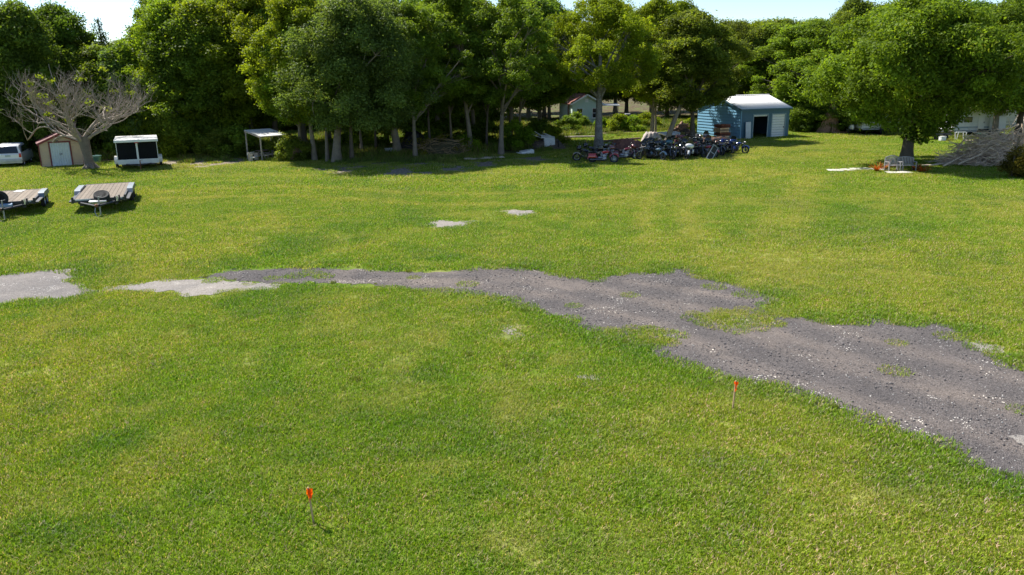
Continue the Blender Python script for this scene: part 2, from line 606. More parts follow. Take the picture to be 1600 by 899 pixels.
def sheet(name, poly, mat, z=.004, step=.12, amp=.22, grid=.45, attrs=None):
    pts = ragged(poly, step, amp)
    n = len(pts)
    P = np.array([(p.x, p.y) for p in pts])
    x0, y0 = P.min(0); x1, y1 = P.max(0)
    gx, gy = np.meshgrid(np.arange(x0, x1, grid), np.arange(y0, y1, grid))
    gx = gx.ravel(); gy = gy.ravel()
    k = inpoly(gx, gy, P); gx = gx[k]; gy = gy[k]
    if len(gx):
        k = dist_line(gx, gy, poly, True) > grid * .7; gx = gx[k]; gy = gy[k]
    allp = pts + [Vector((a, b)) for a, b in zip(gx, gy)]
    r = delaunay_2d_cdt(allp, [(i, (i + 1) % n) for i in range(n)], [], 1, 1e-5)
    me = bpy.data.meshes.new(name)
    V = [(v.x, v.y, z) for v in r[0]]
    me.from_pydata(V, [], r[2])
    me.materials.append(mat)
    if attrs:
        A = np.array(V)
        for a, f in attrs.items():
            at = me.attributes.new(a, 'FLOAT', 'POINT'); at.data.foreach_set('value', np.asarray(f(A[:, 0], A[:, 1]), np.float32))
    me.update()
    o = link(name, me)
    o['kind'] = 'structure'
    return o


def gravel_mat(name, dark, light, whites=.72, tracks=True):
    m = bpy.data.materials.new(name); m.use_nodes = True
    nt = m.node_tree; L = nt.links.new; b = nt.nodes['Principled BSDF']
    tc = _n(nt, 'ShaderNodeTexCoord')

    def noise(s, d=5, r=.6):
        n = _n(nt, 'ShaderNodeTexNoise'); n.inputs['Scale'].default_value = s; n.inputs['Detail'].default_value = d; n.inputs['Roughness'].default_value = r
        L(tc.outputs['Object'], n.inputs['Vector']); return n.outputs['Fac']
    vo = _n(nt, 'ShaderNodeTexVoronoi'); vo.inputs['Scale'].default_value = 38; L(tc.outputs['Object'], vo.inputs['Vector'])
    sp = _n(nt, 'ShaderNodeSeparateColor'); L(vo.outputs['Color'], sp.inputs[0])
    mx = _n(nt, 'ShaderNodeMix', data_type='RGBA'); mx.inputs['A'].default_value = (*dark, 1); mx.inputs['B'].default_value = (*light, 1)
    L(sp.outputs[0], mx.inputs['Factor'])
    wh = _n(nt, 'ShaderNodeMath', operation='MULTIPLY_ADD'); L(noise(.9, 4), wh.inputs[0]); wh.inputs[1].default_value = .7; L(sp.outputs[1], wh.inputs[2])
    g = _n(nt, 'ShaderNodeMath', operation='GREATER_THAN'); g.inputs[1].default_value = whites + .62; L(wh.outputs[0], g.inputs[0])
    m2 = _n(nt, 'ShaderNodeMix', data_type='RGBA'); L(g.outputs[0], m2.inputs['Factor']); L(mx.outputs['Result'], m2.inputs['A']); m2.inputs['B'].default_value = (.62, .6, .56, 1)
    # broad worn areas
    r = _n(nt, 'ShaderNodeMapRange'); r.inputs['From Min'].default_value = .35; r.inputs['From Max'].default_value = .65
    L(noise(.55, 5, .65), r.inputs['Value'])
    m3 = _n(nt, 'ShaderNodeMix', data_type='RGBA', blend_type='MULTIPLY'); m3.inputs['Factor'].default_value = 1
    c3 = _n(nt, 'ShaderNodeMix', data_type='RGBA'); L(r.outputs[0], c3.inputs['Factor']); c3.inputs['A'].default_value = (.78, .78, .79, 1); c3.inputs['B'].default_value = (1.16, 1.13, 1.1, 1)
    L(m2.outputs['Result'], m3.inputs['A']); L(c3.outputs['Result'], m3.inputs['B'])
    out = m3.outputs['Result']
    if tracks:
        a = _n(nt, 'ShaderNodeAttribute', attribute_name='wear')
        m4 = _n(nt, 'ShaderNodeMix', data_type='RGBA'); L(a.outputs['Fac'], m4.inputs['Factor']); L(out, m4.inputs['A'])
        m5 = _n(nt, 'ShaderNodeMix', data_type='RGBA', blend_type='MULTIPLY'); m5.inputs['Factor'].default_value = 1
        L(out, m5.inputs['A']); m5.inputs['B'].default_value = (1.5, 1.42, 1.3, 1); L(m5.outputs['Result'], m4.inputs['B'])
        out = m4.outputs['Result']
    L(out, b.inputs['Base Color']); b.inputs['Roughness'].default_value = .9; b.inputs['Specular IOR Level'].default_value = .2
    bp = _n(nt, 'ShaderNodeBump'); bp.inputs['Strength'].default_value = .8; bp.inputs['Distance'].default_value = .03
    L(vo.outputs['Distance'], bp.inputs['Height']); L(bp.outputs[0], b.inputs['Normal'])
    return m


ruts = [W(t) for t in ([(560, 432), (760, 436), (900, 455), (1060, 500), (1200, 560), (1400, 620), (1700, 700)],
                       [(560, 428), (780, 427), (960, 447), (1150, 478), (1300, 530), (1500, 590), (1750, 660)])]


def wear(x, y):
    v = 0
    for t in ruts:
        d = dist_line(x, y, t)
        v = np.maximum(v, np.exp(-((d - .8) / .3) ** 2))
    return np.clip(v * (.4 + fbm(x * .8, y * .8, 95)), 0, 1)


gm = gravel_mat('dark_gravel', (.072, .064, .062), (.16, .145, .14), .77)
gm2 = gravel_mat('pale_gravel', (.15, .138, .13), (.27, .25, .235), .74)
sm_ = gravel_mat('lime_sand', (.21, .19, .17), (.36, .335, .305), .78, False)
sheet('gravel_driveway', grav, gm, .006, .16, .26, .5, dict(wear=wear))
sheet('gravel_drive_end', grav2, gm2, .006, .16, .2, .6, dict(wear=lambda x, y: x * 0))
sheet('sand_strip', sandp, sm_, .012, .08, .20, .6)
for b in bares:
    sheet('sand_patch', b, sm_, .008, .05, .17, .5)
sheet('sand_patch', W([(1572, 683), (1590, 680), (1640, 690), (1640, 706), (1600, 697)]), sm_, .012, .05, .05, .5)

# ---------------------------------------------------------------- grass, weeds, stones: nobody could count them
grass_m = leaf_mat('grass_blade', (.195, .33, .016), .62, .4, (.52, .46, .22), .12, True)
weed_m = leaf_mat('weed_leaf', (.16, .25, .03), .5, .3, (.26, .22, .08), .15, True)


def blade_patch(name, n, R, h0, h1, wd, mat, seed, lean=.6, segs=2):
    r = np.random.default_rng(seed)
    a = r.uniform(0, 2 * PI, n); q = np.sqrt(r.uniform(0, 1, n)) * R
    x = q * np.cos(a); y = q * np.sin(a)
    h = r.uniform(h0, h1, n); t = r.uniform(0, 2 * PI, n); ln = r.uniform(.1, lean, n) * h
    dx = np.cos(t); dy = np.sin(t); wx = -dy * wd * r.uniform(.6, 1.3, n); wy = dx * wd * r.uniform(.6, 1.3, n)
    b0 = np.stack([x - wx, y - wy, x * 0 - .005], 1); b1 = np.stack([x + wx, y + wy, x * 0 - .005], 1)
    mx = x + dx * ln * .35; my = y + dy * ln * .35
    m0 = np.stack([mx - wx * .8, my - wy * .8, h * .6], 1); m1 = np.stack([mx + wx * .8, my + wy * .8, h * .6], 1)
    tx = x + dx * ln; ty = y + dy * ln
    t0 = np.stack([tx - wx * .1, ty - wy * .1, h], 1); t1 = np.stack([tx + wx * .1, ty + wy * .1, h], 1)
    V = np.stack([b0, b1, m0, m1, t0, t1], 1).reshape(-1, 3)
    i = np.arange(n)[:, None] * 6
    F = np.concatenate([i + [0, 1, 3, 2], i + [2, 3, 5, 4]], 0)
    lv = r.uniform(0, 1, n)
    return meshfrom(name, V, F, mat, False, dict(leafvar=('FACE', np.concatenate([lv, lv]))))


def stone_patch(name, n, R, mat, seed):
    r = np.random.default_rng(seed)
    base = np.array([(1, 0, 0), (-1, 0, 0), (0, 1, 0), (0, -1, 0), (0, 0, 1), (0, 0, -1)], float)
    T = np.array([(0, 2, 4), (2, 1, 4), (1, 3, 4), (3, 0, 4), (2, 0, 5), (1, 2, 5), (3, 1, 5), (0, 3, 5)])
    V = []; F = []; A = []
    for k in range(n):
        a = r.uniform(0, 2 * PI); q = math.sqrt(r.uniform()) * R
        s = r.uniform(.005, .013) * (1 + 1.0 * (r.uniform() > .95))
        v = (base * r.uniform(.7, 1.3, (6, 1)) * s) * np.array([1, 1, .7])
        c, d = math.cos(a * 7), math.sin(a * 7)
        v = np.stack([v[:, 0] * c - v[:, 1] * d, v[:, 0] * d + v[:, 1] * c, v[:, 2]], 1) + [q * math.cos(a), q * math.sin(a), s * .35]
        F.append(T + 6 * k); V.append(v); A += [r.uniform()] * 8
    return meshfrom(name, np.concatenate(V), np.concatenate(F), mat, False, dict(leafvar=('FACE', A)))


def scatter(name, label, cat, P, attrs, patch, extra=None):
    """P: n x 4 (x, y, rotation, scale); one object whose node tree sets the patch mesh at every point"""
    me = bpy.data.meshes.new(name + '_points')
    me.vertices.add(len(P))
    zz = np.full(len(P), .004)
    me.vertices.foreach_set('co', np.stack([P[:, 0], P[:, 1], zz], 1).astype(np.float32).ravel())
    for a, v in dict(attrs, rot=P[:, 2], scl=P[:, 3]).items():
        at = me.attributes.new(a, 'FLOAT', 'POINT'); at.data.foreach_set('value', v.astype(np.float32))
    o = link(name, me)
    po = bpy.data.objects.new(name + '_clump', patch)       # source mesh, kept out of the scene
    g = bpy.data.node_groups.new(name, 'GeometryNodeTree')
    g.interface.new_socket('Geometry', in_out='INPUT', socket_type='NodeSocketGeometry')
    g.interface.new_socket('Geometry', in_out='OUTPUT', socket_type='NodeSocketGeometry')
    i = g.nodes.new('NodeGroupInput'); u = g.nodes.new('NodeGroupOutput')
    mp = g.nodes.new('GeometryNodeMeshToPoints'); ip = g.nodes.new('GeometryNodeInstanceOnPoints')
    oi = g.nodes.new('GeometryNodeObjectInfo'); oi.inputs['Object'].default_value = po
    ar = g.nodes.new('GeometryNodeInputNamedAttribute'); ar.data_type = 'FLOAT'; ar.inputs[0].default_value = 'rot'
    as_ = g.nodes.new('GeometryNodeInputNamedAttribute'); as_.data_type = 'FLOAT'; as_.inputs[0].default_value = 'scl'
    cx = g.nodes.new('ShaderNodeCombineXYZ')
    L = g.links.new
    L(i.outputs[0], mp.inputs[0]); L(mp.outputs[0], ip.inputs['Points']); L(oi.outputs['Geometry'], ip.inputs['Instance'])
    L(ar.outputs['Attribute'], cx.inputs[2]); L(cx.outputs[0], ip.inputs['Rotation']); L(as_.outputs['Attribute'], ip.inputs['Scale'])
    L(ip.outputs[0], u.inputs[0])
    md = o.modifiers.new('scatter', 'NODES'); md.node_group = g
    tag(o, label, cat, kind='stuff')
    return o


def wedge_points(d0, d1, dens, r):
    """points over the ground in front of the camera, from d0 to d1 metres"""
    g_ = dens ** -.5
    x, y = np.meshgrid(np.arange(-(.72 * d1 + 4), .72 * d1 + 4, g_), np.arange(d0, d1, g_))
    x = x.ravel(); y = y.ravel(); n = len(x)
    x = x + r.uniform(-.5, .5, n) * g_; y = y + r.uniform(-.5, .5, n) * g_
    k = np.abs(x) < .70 * y + 4
    return x[k], y[k]


def do_grass():
    r = np.random.default_rng(5)
    S = [(7, 16, 15, 1.0), (16, 27, 11, 1.05), (27, 46, 6, 1.3), (46, 75, 2.8, 1.9), (75, 102, 1.6, 2.4)]
    out = []
    for d0, d1, dens, sc_ in S:
        x, y = wedge_points(d0, d1, dens, r)
        out.append(np.stack([x, y, r.uniform(0, 2 * PI, len(x)), r.uniform(.75, 1.25, len(x)) * sc_], 1))
    P = np.concatenate(out)
    x, y = P[:, 0], P[:, 1]
    dry, lush, wood, bare = fields(x, y)
    g, isl, s = gravel_sd(x, y)
    u = r.uniform(0, 1, len(P))
    fade = np.clip((x - G(330, 430).x) / 6, 0, 1)      # the thin left end of the drive is half grown over
    thin = (x < G(760, 430).x) & (x > G(320, 430).x) & (y > 24)
    pg = np.clip(.5 - g / .45, 0, 1)
    pg = np.where(thin, np.clip(.2 - (g + .25) / .3, 0, 1), pg)
    pg = np.where(thin, np.maximum(pg, .12 * (fbm(x * .9, y * 1.5, 99) > .52)), pg)
    pg = np.maximum(pg, np.clip(.5 + isl / .5, 0, .9))
    pg = np.maximum(pg, .006 * (g > 0))
    ps = np.clip(.5 - s / .3 + (fbm(x * 2.5, y * 2.5, 121, 3) - .5) * 2.2, 0, 1) * (s < .9)
    fine = fbm(x * 2.6, y * 2.6, 131, 3)
    lush = np.clip(lush + np.clip((fine - .6) * 5, 0, .7), 0, 1)
    dry = np.clip(dry + np.clip((.42 - fine) * 3, 0, .5), 0, 1)
    p = np.minimum(pg, ps) * (1 - bare * .85) * np.clip(1 - wood * 1.1, 0, 1)
    k = u < p
    # the fringe of the drive grows long and green
    fr = np.exp(-((g + .25) / .35) ** 2) * (s < -.5)
    lush2 = np.clip(lush + .45 * fr * (y < 34), 0, 1)
    scl = P[:, 3] * (1 + .35 * fr + .25 * lush)
    dry2 = np.clip(dry + .35 * (isl > -.3) + r.normal(0, .2, len(P)), 0, 1) * (1 - .7 * fr)
    lush3 = lush2 * .45 + .55 * (r.uniform(0, 1, len(x)) < lush2) * r.uniform(.5, 1, len(x))
    wn = worn(x, y)
    pale_ = np.clip(wn * .3 + .6 * (r.uniform(0, 1, len(x)) < wn) * r.uniform(.3, 1, len(x)) + .2 * (r.uniform(0, 1, len(x)) > .95), 0, 1)
    P = np.stack([x, y, P[:, 2], scl], 1)[k]
    patch = blade_patch('lawn_clump', 300, .30, .010, .056, .0055, grass_m, 1, 1.6)
    scatter('lawn_grass', 'mown yellow-green lawn grass with dry streaks over the whole field', 'grass', P, dict(dry=dry2[k], lush=lush3[k], pale=pale_[k]), patch)
    # tall weeds along the wood's edge and fringe
    n = 9000
    x = r.uniform(-55, 66, n); off = r.normal(0, 2.2, n)
    ed = np.interp(x, ex, ey); y = ed + off + 1.0
    d = fbm(x * .3, y * .3, 103)
    k = (d > .5) & (r.uniform(0, 1, n) < .6)
    x2 = r.uniform(-50, 70, 9000); y2 = r.uniform(55, 116, 9000)
    k2 = (y2 > np.interp(x2, ex, ey) + 2) & (fbm(x2 * .25, y2 * .25, 104) > .42)
    x3, y3 = wedge_points(8, 44, 3.2, r)
    g3, i3, s3 = gravel_sd(x3, y3)
    k3_ = (r.uniform(0, 1, len(x3)) < np.clip((fbm(x3 * .35, y3 * .35, 151) - .64) * 4, 0, .3) + .3 * np.exp(-((g3 + .1) / .3) ** 2)) & (s3 < -.1) & (g3 < .25)
    xx = np.concatenate([x[k], x2[k2], x3[k3_]]); yy = np.concatenate([y[k], y2[k2], y3[k3_]])
    near_ = np.arange(len(xx)) >= k.sum() + k2.sum()
    PW = np.stack([xx, yy, r.uniform(0, 6.28, len(xx)), np.where(yy > np.interp(xx, ex, ey) + 2, r.uniform(.9, 2.4, len(xx)), r.uniform(.5, 1.35, len(xx)))], 1)
    PW[near_, 3] = r.uniform(.12, .36, near_.sum())
    # keep weeds off the trailers' and sheds' standing ground
    ok = np.ones(len(PW), bool)
    for c, rr in KEEPOUT:
        ok &= np.hypot(xx - c[0], yy - c[1]) > rr
    PW = PW[ok]; xx = xx[ok]; yy = yy[ok]
    wp = blade_patch('weed_clump', 170, .34, .06, .34, .011, weed_m, 2, .7)
    scatter('weeds', 'tall ragged weeds along the edge of the woods', 'weeds', PW, dict(pale=np.zeros(len(xx)), dry=fbm(xx * .4, yy * .4, 5), lush=np.clip(fbm(xx * .3, yy * .3, 6) * 2 - .8, 0, 1)), wp)
    # stones
    st = bpy.data.materials.new('gravel_stone'); st.use_nodes = True
    nt = st.node_tree; b = nt.nodes['Principled BSDF']; a = _n(nt, 'ShaderNodeAttribute', attribute_name='leafvar')
    cr = _n(nt, 'ShaderNodeValToRGB'); e = cr.color_ramp.elements
    e[0].color = (.10, .09, .088, 1); e[1].color = (.55, .53, .49, 1); e[1].position = 1
    k3 = cr.color_ramp.elements.new(.84); k3.color = (.165, .15, .145, 1)
    nt.links.new(a.outputs['Fac'], cr.inputs[0]); nt.links.new(cr.outputs[0], b.inputs['Base Color']); b.inputs['Roughness'].default_value = .85
    x, y = wedge_points(11, 40, 4.5, r)
    g, isl, s = gravel_sd(x, y)
    u = r.uniform(0, 1, len(x))
    k = (u < np.clip(.6 + g / .5, 0, 1) * (1 - .8 * wear(x, y))) & (isl < .2) & (s < .2) & (sdist(x, y, grav) > -.5)
    P = np.stack([x, y, r.uniform(0, 6.28, len(x)), r.uniform(.8, 1.3, len(x))], 1)[k]
    scatter('gravel_stones', 'loose grey and white stones over the dark gravel drive', 'gravel', P, {}, stone_patch('stone_clump', 120, .42, st, 3))


KEEPOUT = [(G(97, 258), 3.0), (G(210, 262), 2.6), (G(15, 262), 3.2), (G(420, 246), 2.2), (G(1195, 208), 5.5)]
do_grass()

# ================================================================ TREES
bark = pm('grey_bark', (.20, .175, .145), .9, 0, .35, 2.5, .8, 12, objcol=True)
leaf = leaf_mat('leaf', (.15, .215, .022), .55, .5, (.22, .25, .03), .10)


def np_tubes(paths, n=6):
    """paths: list of (points k x 3, radii k) -> verts, quads"""
    V = []; F = []; o = 0
    q = np.arange(n) * 2 * PI / n; cq = np.cos(q)[None, :, None]; sq = np.sin(q)[None, :, None]
    for P, R in paths:
        P = np.asarray(P, float); R = np.asarray(R, float); k = len(P)
        T = np.gradient(P, axis=0); T /= np.linalg.norm(T, axis=1, keepdims=True) + 1e-9
        ref = np.array([0, 0, 1.]) if abs(T[0, 2]) < .8 else np.array([1., 0, 0])
        A = np.cross(T, ref); A /= np.linalg.norm(A, axis=1, keepdims=True) + 1e-9
        B = np.cross(T, A)
        V.append((P[:, None] + (A[:, None] * cq + B[:, None] * sq) * R[:, None, None]).reshape(-1, 3))
        i = o + np.arange(k * n).reshape(k, n)
        j = np.roll(i, -1, 1)
        F.append(np.stack([i[:-1], j[:-1], j[1:], i[1:]], -1).reshape(-1, 4)); o += k * n
    return np.concatenate(V), np.concatenate(F)


def bez(a, b, c, k=7):
    t = np.linspace(0, 1, k)[:, None]
    a, b, c = map(np.asarray, (a, b, c))
    return a * (1 - t) ** 2 + 2 * b * t * (1 - t) + c * t * t


def leaves(name, C, rad_, per, size, seed, flat=.7, droop=0., center=None, mat=None):
    """many small leaf-sized faces in clumps round the points C"""
    r = np.random.default_rng(seed)
    C = np.asarray(C, float); m = len(C)
    rad_ = np.broadcast_to(np.asarray(rad_, float), (m,))
    w_ = rad_ ** 2; cnt = np.maximum(12, (per * w_ / w_.mean())).astype(int)
    idx = np.repeat(np.arange(m), cnt); n = len(idx)
    d = r.normal(0, 1, (n, 3)); d /= np.linalg.norm(d, axis=1, keepdims=True)
    q = r.uniform(0, 1, n) ** .42
    off = d * (q * rad_[idx])[:, None]; fz = r.uniform(0, 1, n) < .45; off[fz] = (r.normal(0, .46, (n, 3)) * rad_[idx][:, None])[fz]; off[:, 2] *= flat
    off[:, 2] -= droop * (off[:, 0] ** 2 + off[:, 1] ** 2) ** .5
    P = C[idx] + off
    N = d * .8 + r.normal(0, .55, (n, 3)) + [0, 0, .55]
    N /= np.linalg.norm(N, axis=1, keepdims=True)
    A = np.cross(N, r.normal(0, 1, (n, 3))); A /= np.linalg.norm(A, axis=1, keepdims=True); B = np.cross(N, A)
    s = size * r.uniform(.6, 1.35, n)[:, None]
    V = np.stack([P - A * s, P - B * s * .5 + N * s * .12, P + A * s, P + B * s * .5 + N * s * .12], 1).reshape(-1, 3)
    F = np.arange(n * 4).reshape(n, 4)
    cl = r.uniform(0, 1, m)[idx]
    lv = np.clip(.62 * cl + .38 * r.uniform(0, 1, n), 0, 1)
    return meshfrom(name, V, F, mat or leaf, False, dict(leafvar=('FACE', lv)))


def crown_points(H, R, zb, n, seed, top=.62, lobes=.28, shell=.75, cx=0, cy=0):
    """clump centres in an uneven crown between heights zb and H"""
    r = np.random.default_rng(seed)
    pts = []; out = []
    ph = r.uniform(0, 6.28, 6)
    while len(pts) < n:
        t = r.uniform(0, 1); a = r.uniform(0, 2 * PI)
        prof = (math.sin(PI * min(1, max(0, t)) ** top)) ** .62 if t < 1 else 0
        prof = max(prof, .45 * (1 - t) ** .5)
        lob = 1 + lobes * (math.sin(2 * a + ph[0] + 3 * t) * .5 + math.sin(3 * a + ph[1] - 4 * t) * .5 + math.sin(5 * a + ph[2] + 7 * t) * .45)
        q = math.sqrt(r.uniform()) if r.uniform() > shell else r.uniform(.72, 1.0)
        rr = R * prof * lob * q * (r.uniform(1.05, 1.25) if r.uniform() < .13 else 1)
        p = np.array([cx + rr * math.cos(a), cy + rr * math.sin(a), zb + (H - zb) * t])
        if pts and np.min(np.linalg.norm(np.array(pts[-60:]) - p, axis=1)) < R * .085:
            continue
        pts.append(p)
    return np.array(pts)


def tree_meshes(kind, H, R, zb, n, cr, per, size, seed, tr=.28, lean=(0, 0), fork=0, top=.62, lobes=.28, shell=.75, droop=0., nl=9, bend=.5, spread=.6, flat=.7):
    """a tapered trunk with limbs reaching the crown's clumps, and the crown itself"""
    r = np.random.default_rng(seed + 100)
    lx, ly = lean
    n, cr, per = int(n * 1.9), cr * .78, per * .55
    C = crown_points(H, R, zb, n, seed, top, lobes, shell, lx, ly)
    paths = []
    ht = zb + (H - zb) * .55
    k = 9
    t = np.linspace(0, 1, k)
    wob = np.stack([r.normal(0, 1, k).cumsum() * .035 * H / 12, r.normal(0, 1, k).cumsum() * .035 * H / 12], 1) * t[:, None]
    tp = np.stack([lx * t ** (1 + bend) + wob[:, 0], ly * t ** (1 + bend) + wob[:, 1], ht * t], 1)
    rd = tr * (1 - .72 * t); rd[0] *= 1.45; rd[1] *= 1.05
    tp[0, 2] = -.15
    paths.append((tp, rd))
    if fork:
        tp2 = tp.copy(); tp2[:, 0] += fork * t ** .9; tp2[:, 0] += .12 * tr; paths.append((tp2, rd * .8))
    # limbs: each goes to a far clump, twigs from it to near clumps
    far = C[np.argsort(-np.linalg.norm(C[:, :2] - [lx, ly], axis=1))[:int(n * .6)]]
    sel = far[r.choice(len(far), min(nl, len(far)), False)]
    for e in sel:
        s = r.uniform(max(.25, zb * spread / ht), .95); i = s * (k - 1); i0 = int(i); f = i - i0
        st = tp[i0] * (1 - f) + tp[min(i0 + 1, k - 1)] * f
        mid = st * .45 + e * .55 + [0, 0, .06 * H * r.uniform(-.3, 1)]
        b = bez(st, mid, e, 8) + r.normal(0, .03, (8, 3)) * H / 12
        b[0] = st
        r0 = tr * (1 - .72 * s) * r.uniform(.45, .65)
        paths.append((b, np.linspace(r0, .03, 8)))
        near = C[np.argsort(np.linalg.norm(C - e, axis=1))[1:5]]
        for q in near:
            j = r.integers(3, 7); a = b[j]
            paths.append((bez(a, (a + q) / 2 + r.normal(0, .15, 3), q, 5), np.linspace(r0 * .35, .015, 5)))
    V, F = np_tubes(paths, 7)
    tm = meshfrom(kind + '_trunk', V, F, bark, True)
    cm = leaves(kind + '_crown', C, r.uniform(.55, 1.5, n) * cr, per, size, seed + 7, flat, droop)
    return tm, cm


TREE = {}
# kind: H, R, zb, clumps, clump radius, leaves per clump, leaf size
TREE['broad'] = [tree_meshes('broad', 12, 5.0, 2.6, 135, .95, 560, .112, s, .3, top=.62, nl=12) for s in (1, 2)]
TREE['tall'] = [tree_meshes('tall', 13, 3.6, 3.6, 130, .85, 520, .108, s, .22, top=.72, nl=11, lean=l, lobes=.36) for s, l in ((11, (.8, 0)), (12, (-.8, .2)))]
TREE['open'] = [tree_meshes('open', 13, 3.9, 4.6, 95, .75, 560, .1, s, .2, top=.7, nl=14, lean=l, lobes=.45, shell=.6) for s, l in ((21, (-1.0, 0)), (22, (.6, .3)))]
TREE['willow'] = [tree_meshes('willow', 13, 4.2, 3.2, 130, .9, 640, .085, 31, .3, top=.6, nl=14, lean=(-1.4, 0), droop=.35, lobes=.3, flat=.9)]
TREE['thicket'] = [tree_meshes('thicket', 11, 3.8, .5, 150, .9, 420, .115, s, .18, top=.62, nl=8, lobes=.3) for s in (41, 42)]
leafcount = 0


def add_tree(px, py, ytop, kind, var, width, label, tint=(1, 1, 1), group=None, name='tree', rz=None, barkc=(1, 1, 1), pos=None, H=None, cat='tree', tree=None):
    """base seen at pixel (px, py), top at ytop; width in metres of the crown"""
    p = G(px, py) if pos is None else Vector((pos[0], pos[1], 0))
    h = H or hgt(p, ytop)
    tm, cm = tree or TREE[kind][var]
    base = {'broad': (12.5, 10), 'tall': (13.5, 7.2), 'open': (13.5, 7.8), 'willow': (13.5, 8.4), 'thicket': (11.5, 7.6), 'own': (1, 1)}[kind]
    t = thing(name, label, cat, p, rz if rz is not None else random.uniform(0, 6.28), group)
    t.scale = (width / base[1], width / base[1], h / base[0]) if kind != 'own' else (1, 1, 1)
    link('trunk', tm, t, barkc)
    link('crown', cm, t, tint)
    return t


YG = (1.4, 1.25, .9); MG = (1.0, 1.05, 1.2); DG = (.85, .92, 1.15); GG = (1.0, 1.0, 2.4); OL = (1.0, .92, 1.2); BG = (1.15, 1.28, 1.0); YY = (1.4, 1.28, .8)
PALE = (1.4, 1.35, 1.28); DK = (.6, .55, .5); LG = (1.0, .95, .88)
front = [
    # px, py, ytop, kind, var, width, rz, tint, bark, name, label
    (470, 250, 15, 'tall', 0, 5.8, 0, BG, LG, 'leafy_tree', 'bright green tree hanging over the picnic shelter roof'),
    (492, 251, -25, 'tall', 1, 6.6, 0, YG, LG, 'leafy_tree', 'tall yellow-green tree with pale upright trunk right of the picnic shelter'),
    (512, 253, 30, 'open', 1, 6.0, .5, MG, LG, 'leafy_tree', 'slender tree between the pale upright trunk and the thick grey trunk'),
    (526, 254, -20, 'willow', 0, 9.5, 3.0, GG, LG, 'grey_leaved_tree', 'grey-green feathery tree with thick straight grey trunk near the shelter'),
    (550, 252, 15, 'open', 0, 6.5, 2.0, GG, DK, 'slender_tree', 'slender tree with thin dark trunk left of the leaning forked trunk'),
    (622, 245, -15, 'willow', 0, 9.8, 0, GG, LG, 'grey_leaved_tree', 'grey-green tree leaning left on a thick forked trunk beside the black tarp'),
    (649, 249, 0, 'open', 1, 7.0, 1.2, MG, LG, 'slender_tree', 'tree with thin straight trunk in front of the black tarp'),
    (736, 240, -25, 'open', 0, 8.8, 0, MG, LG, 'open_tree', 'tall green tree leaning left, its trunk rising behind the grey board'),
    (783, 242, -20, 'open', 1, 8.5, 0, MG, LG, 'open_tree', 'tall green tree leaning right at the right end of the grey board'),
    (1018, 217, -10, 'tall', 0, 6.8, 1.0, YG, PALE, 'leafy_tree', 'yellow-green tree with pale straight trunk behind the covered pink heap'),
    (1024, 215, 5, 'open', 1, 4.5, 1.9, MG, PALE, 'slender_tree', 'thin pale stem close beside the straight trunk behind the pink heap'),
    (1082, 219, 12, 'tall', 1, 8.2, .8, OL, DK, 'oak_tree', 'dark olive oak whose crown touches the blue garage roof'),
    (888, 196, 20, 'open', 0, 5.5, 1.5, MG, DK, 'slender_tree', 'tree with thin brown trunk just left of the pale green house'),
    (1553, 216, -5, 'broad', 1, 10.0, 2.2, MG, LG, 'oak_tree', 'oak with a thick flared grey trunk right of the middle camper'),
    (1590, 213, -20, 'broad', 0, 10.5, 4.0, YG, DK, 'oak_tree', 'yellow-green oak with dark trunk at the right edge of the picture'),
    (566, 243, 20, 'open', 0, 5.0, 1.0, MG, LG, 'slender_tree', 'thin-trunked tree a little behind and left of the leaning forked trunk'),
    (588, 239, 10, 'open', 1, 5.0, 4.0, DG, DK, 'slender_tree', 'thin dark-trunked tree just left of the leaning forked trunk, further back'),
    (672, 240, 5, 'open', 0, 5.0, 5.0, MG, DK, 'slender_tree', 'thin tree rising behind the heap of brush'),
    (706, 236, 0, 'open', 1, 5.0, 2.2, MG, LG, 'slender_tree', 'thin tree between the brush heap and the left-leaning tree'),
    (760, 234, 10, 'open', 0, 5.0, 3.2, DG, DK, 'slender_tree', 'thin dark tree between the two leaning trees'),
    (812, 230, 0, 'open', 1, 5.0, .2, MG, LG, 'slender_tree', 'thin tree behind the white metal shell'),
    (846, 222, 10, 'open', 0, 5.0, .9, MG, DK, 'slender_tree', 'thin tree behind the scrap heap'),
]
for px, py, yt, kd, v, wd, rz, tint, bk, nm, lb in front:
    add_tree(px, py, yt, kd, v, wd, lb, tint, None, nm, rz, bk)

# the tree in the middle with a patched pale trunk, forking low, its crown wide and yellow-green
tm = tree_meshes('patched', 13, 4.6, 5.5, 130, .85, 560, .1, 51, .40, top=.66, nl=16, lobes=.35, lean=(.2, 0), spread=.75)
patched = pm('patched_bark', (.17, .15, .13), .9, 0, .3, 1.6, .6, 12, c2=(.42, .40, .37), patch=.56)
tm[0].materials[0] = patched
t = add_tree(935, 234, -12, 'own', 0, 1, 'tree with a pale patched trunk rising behind the black motorcycles', YY, None, 'leafy_tree', 0, tree=tm)
t.scale = (.95, .95, hgt(G(935, 234), -12) / 13.4)

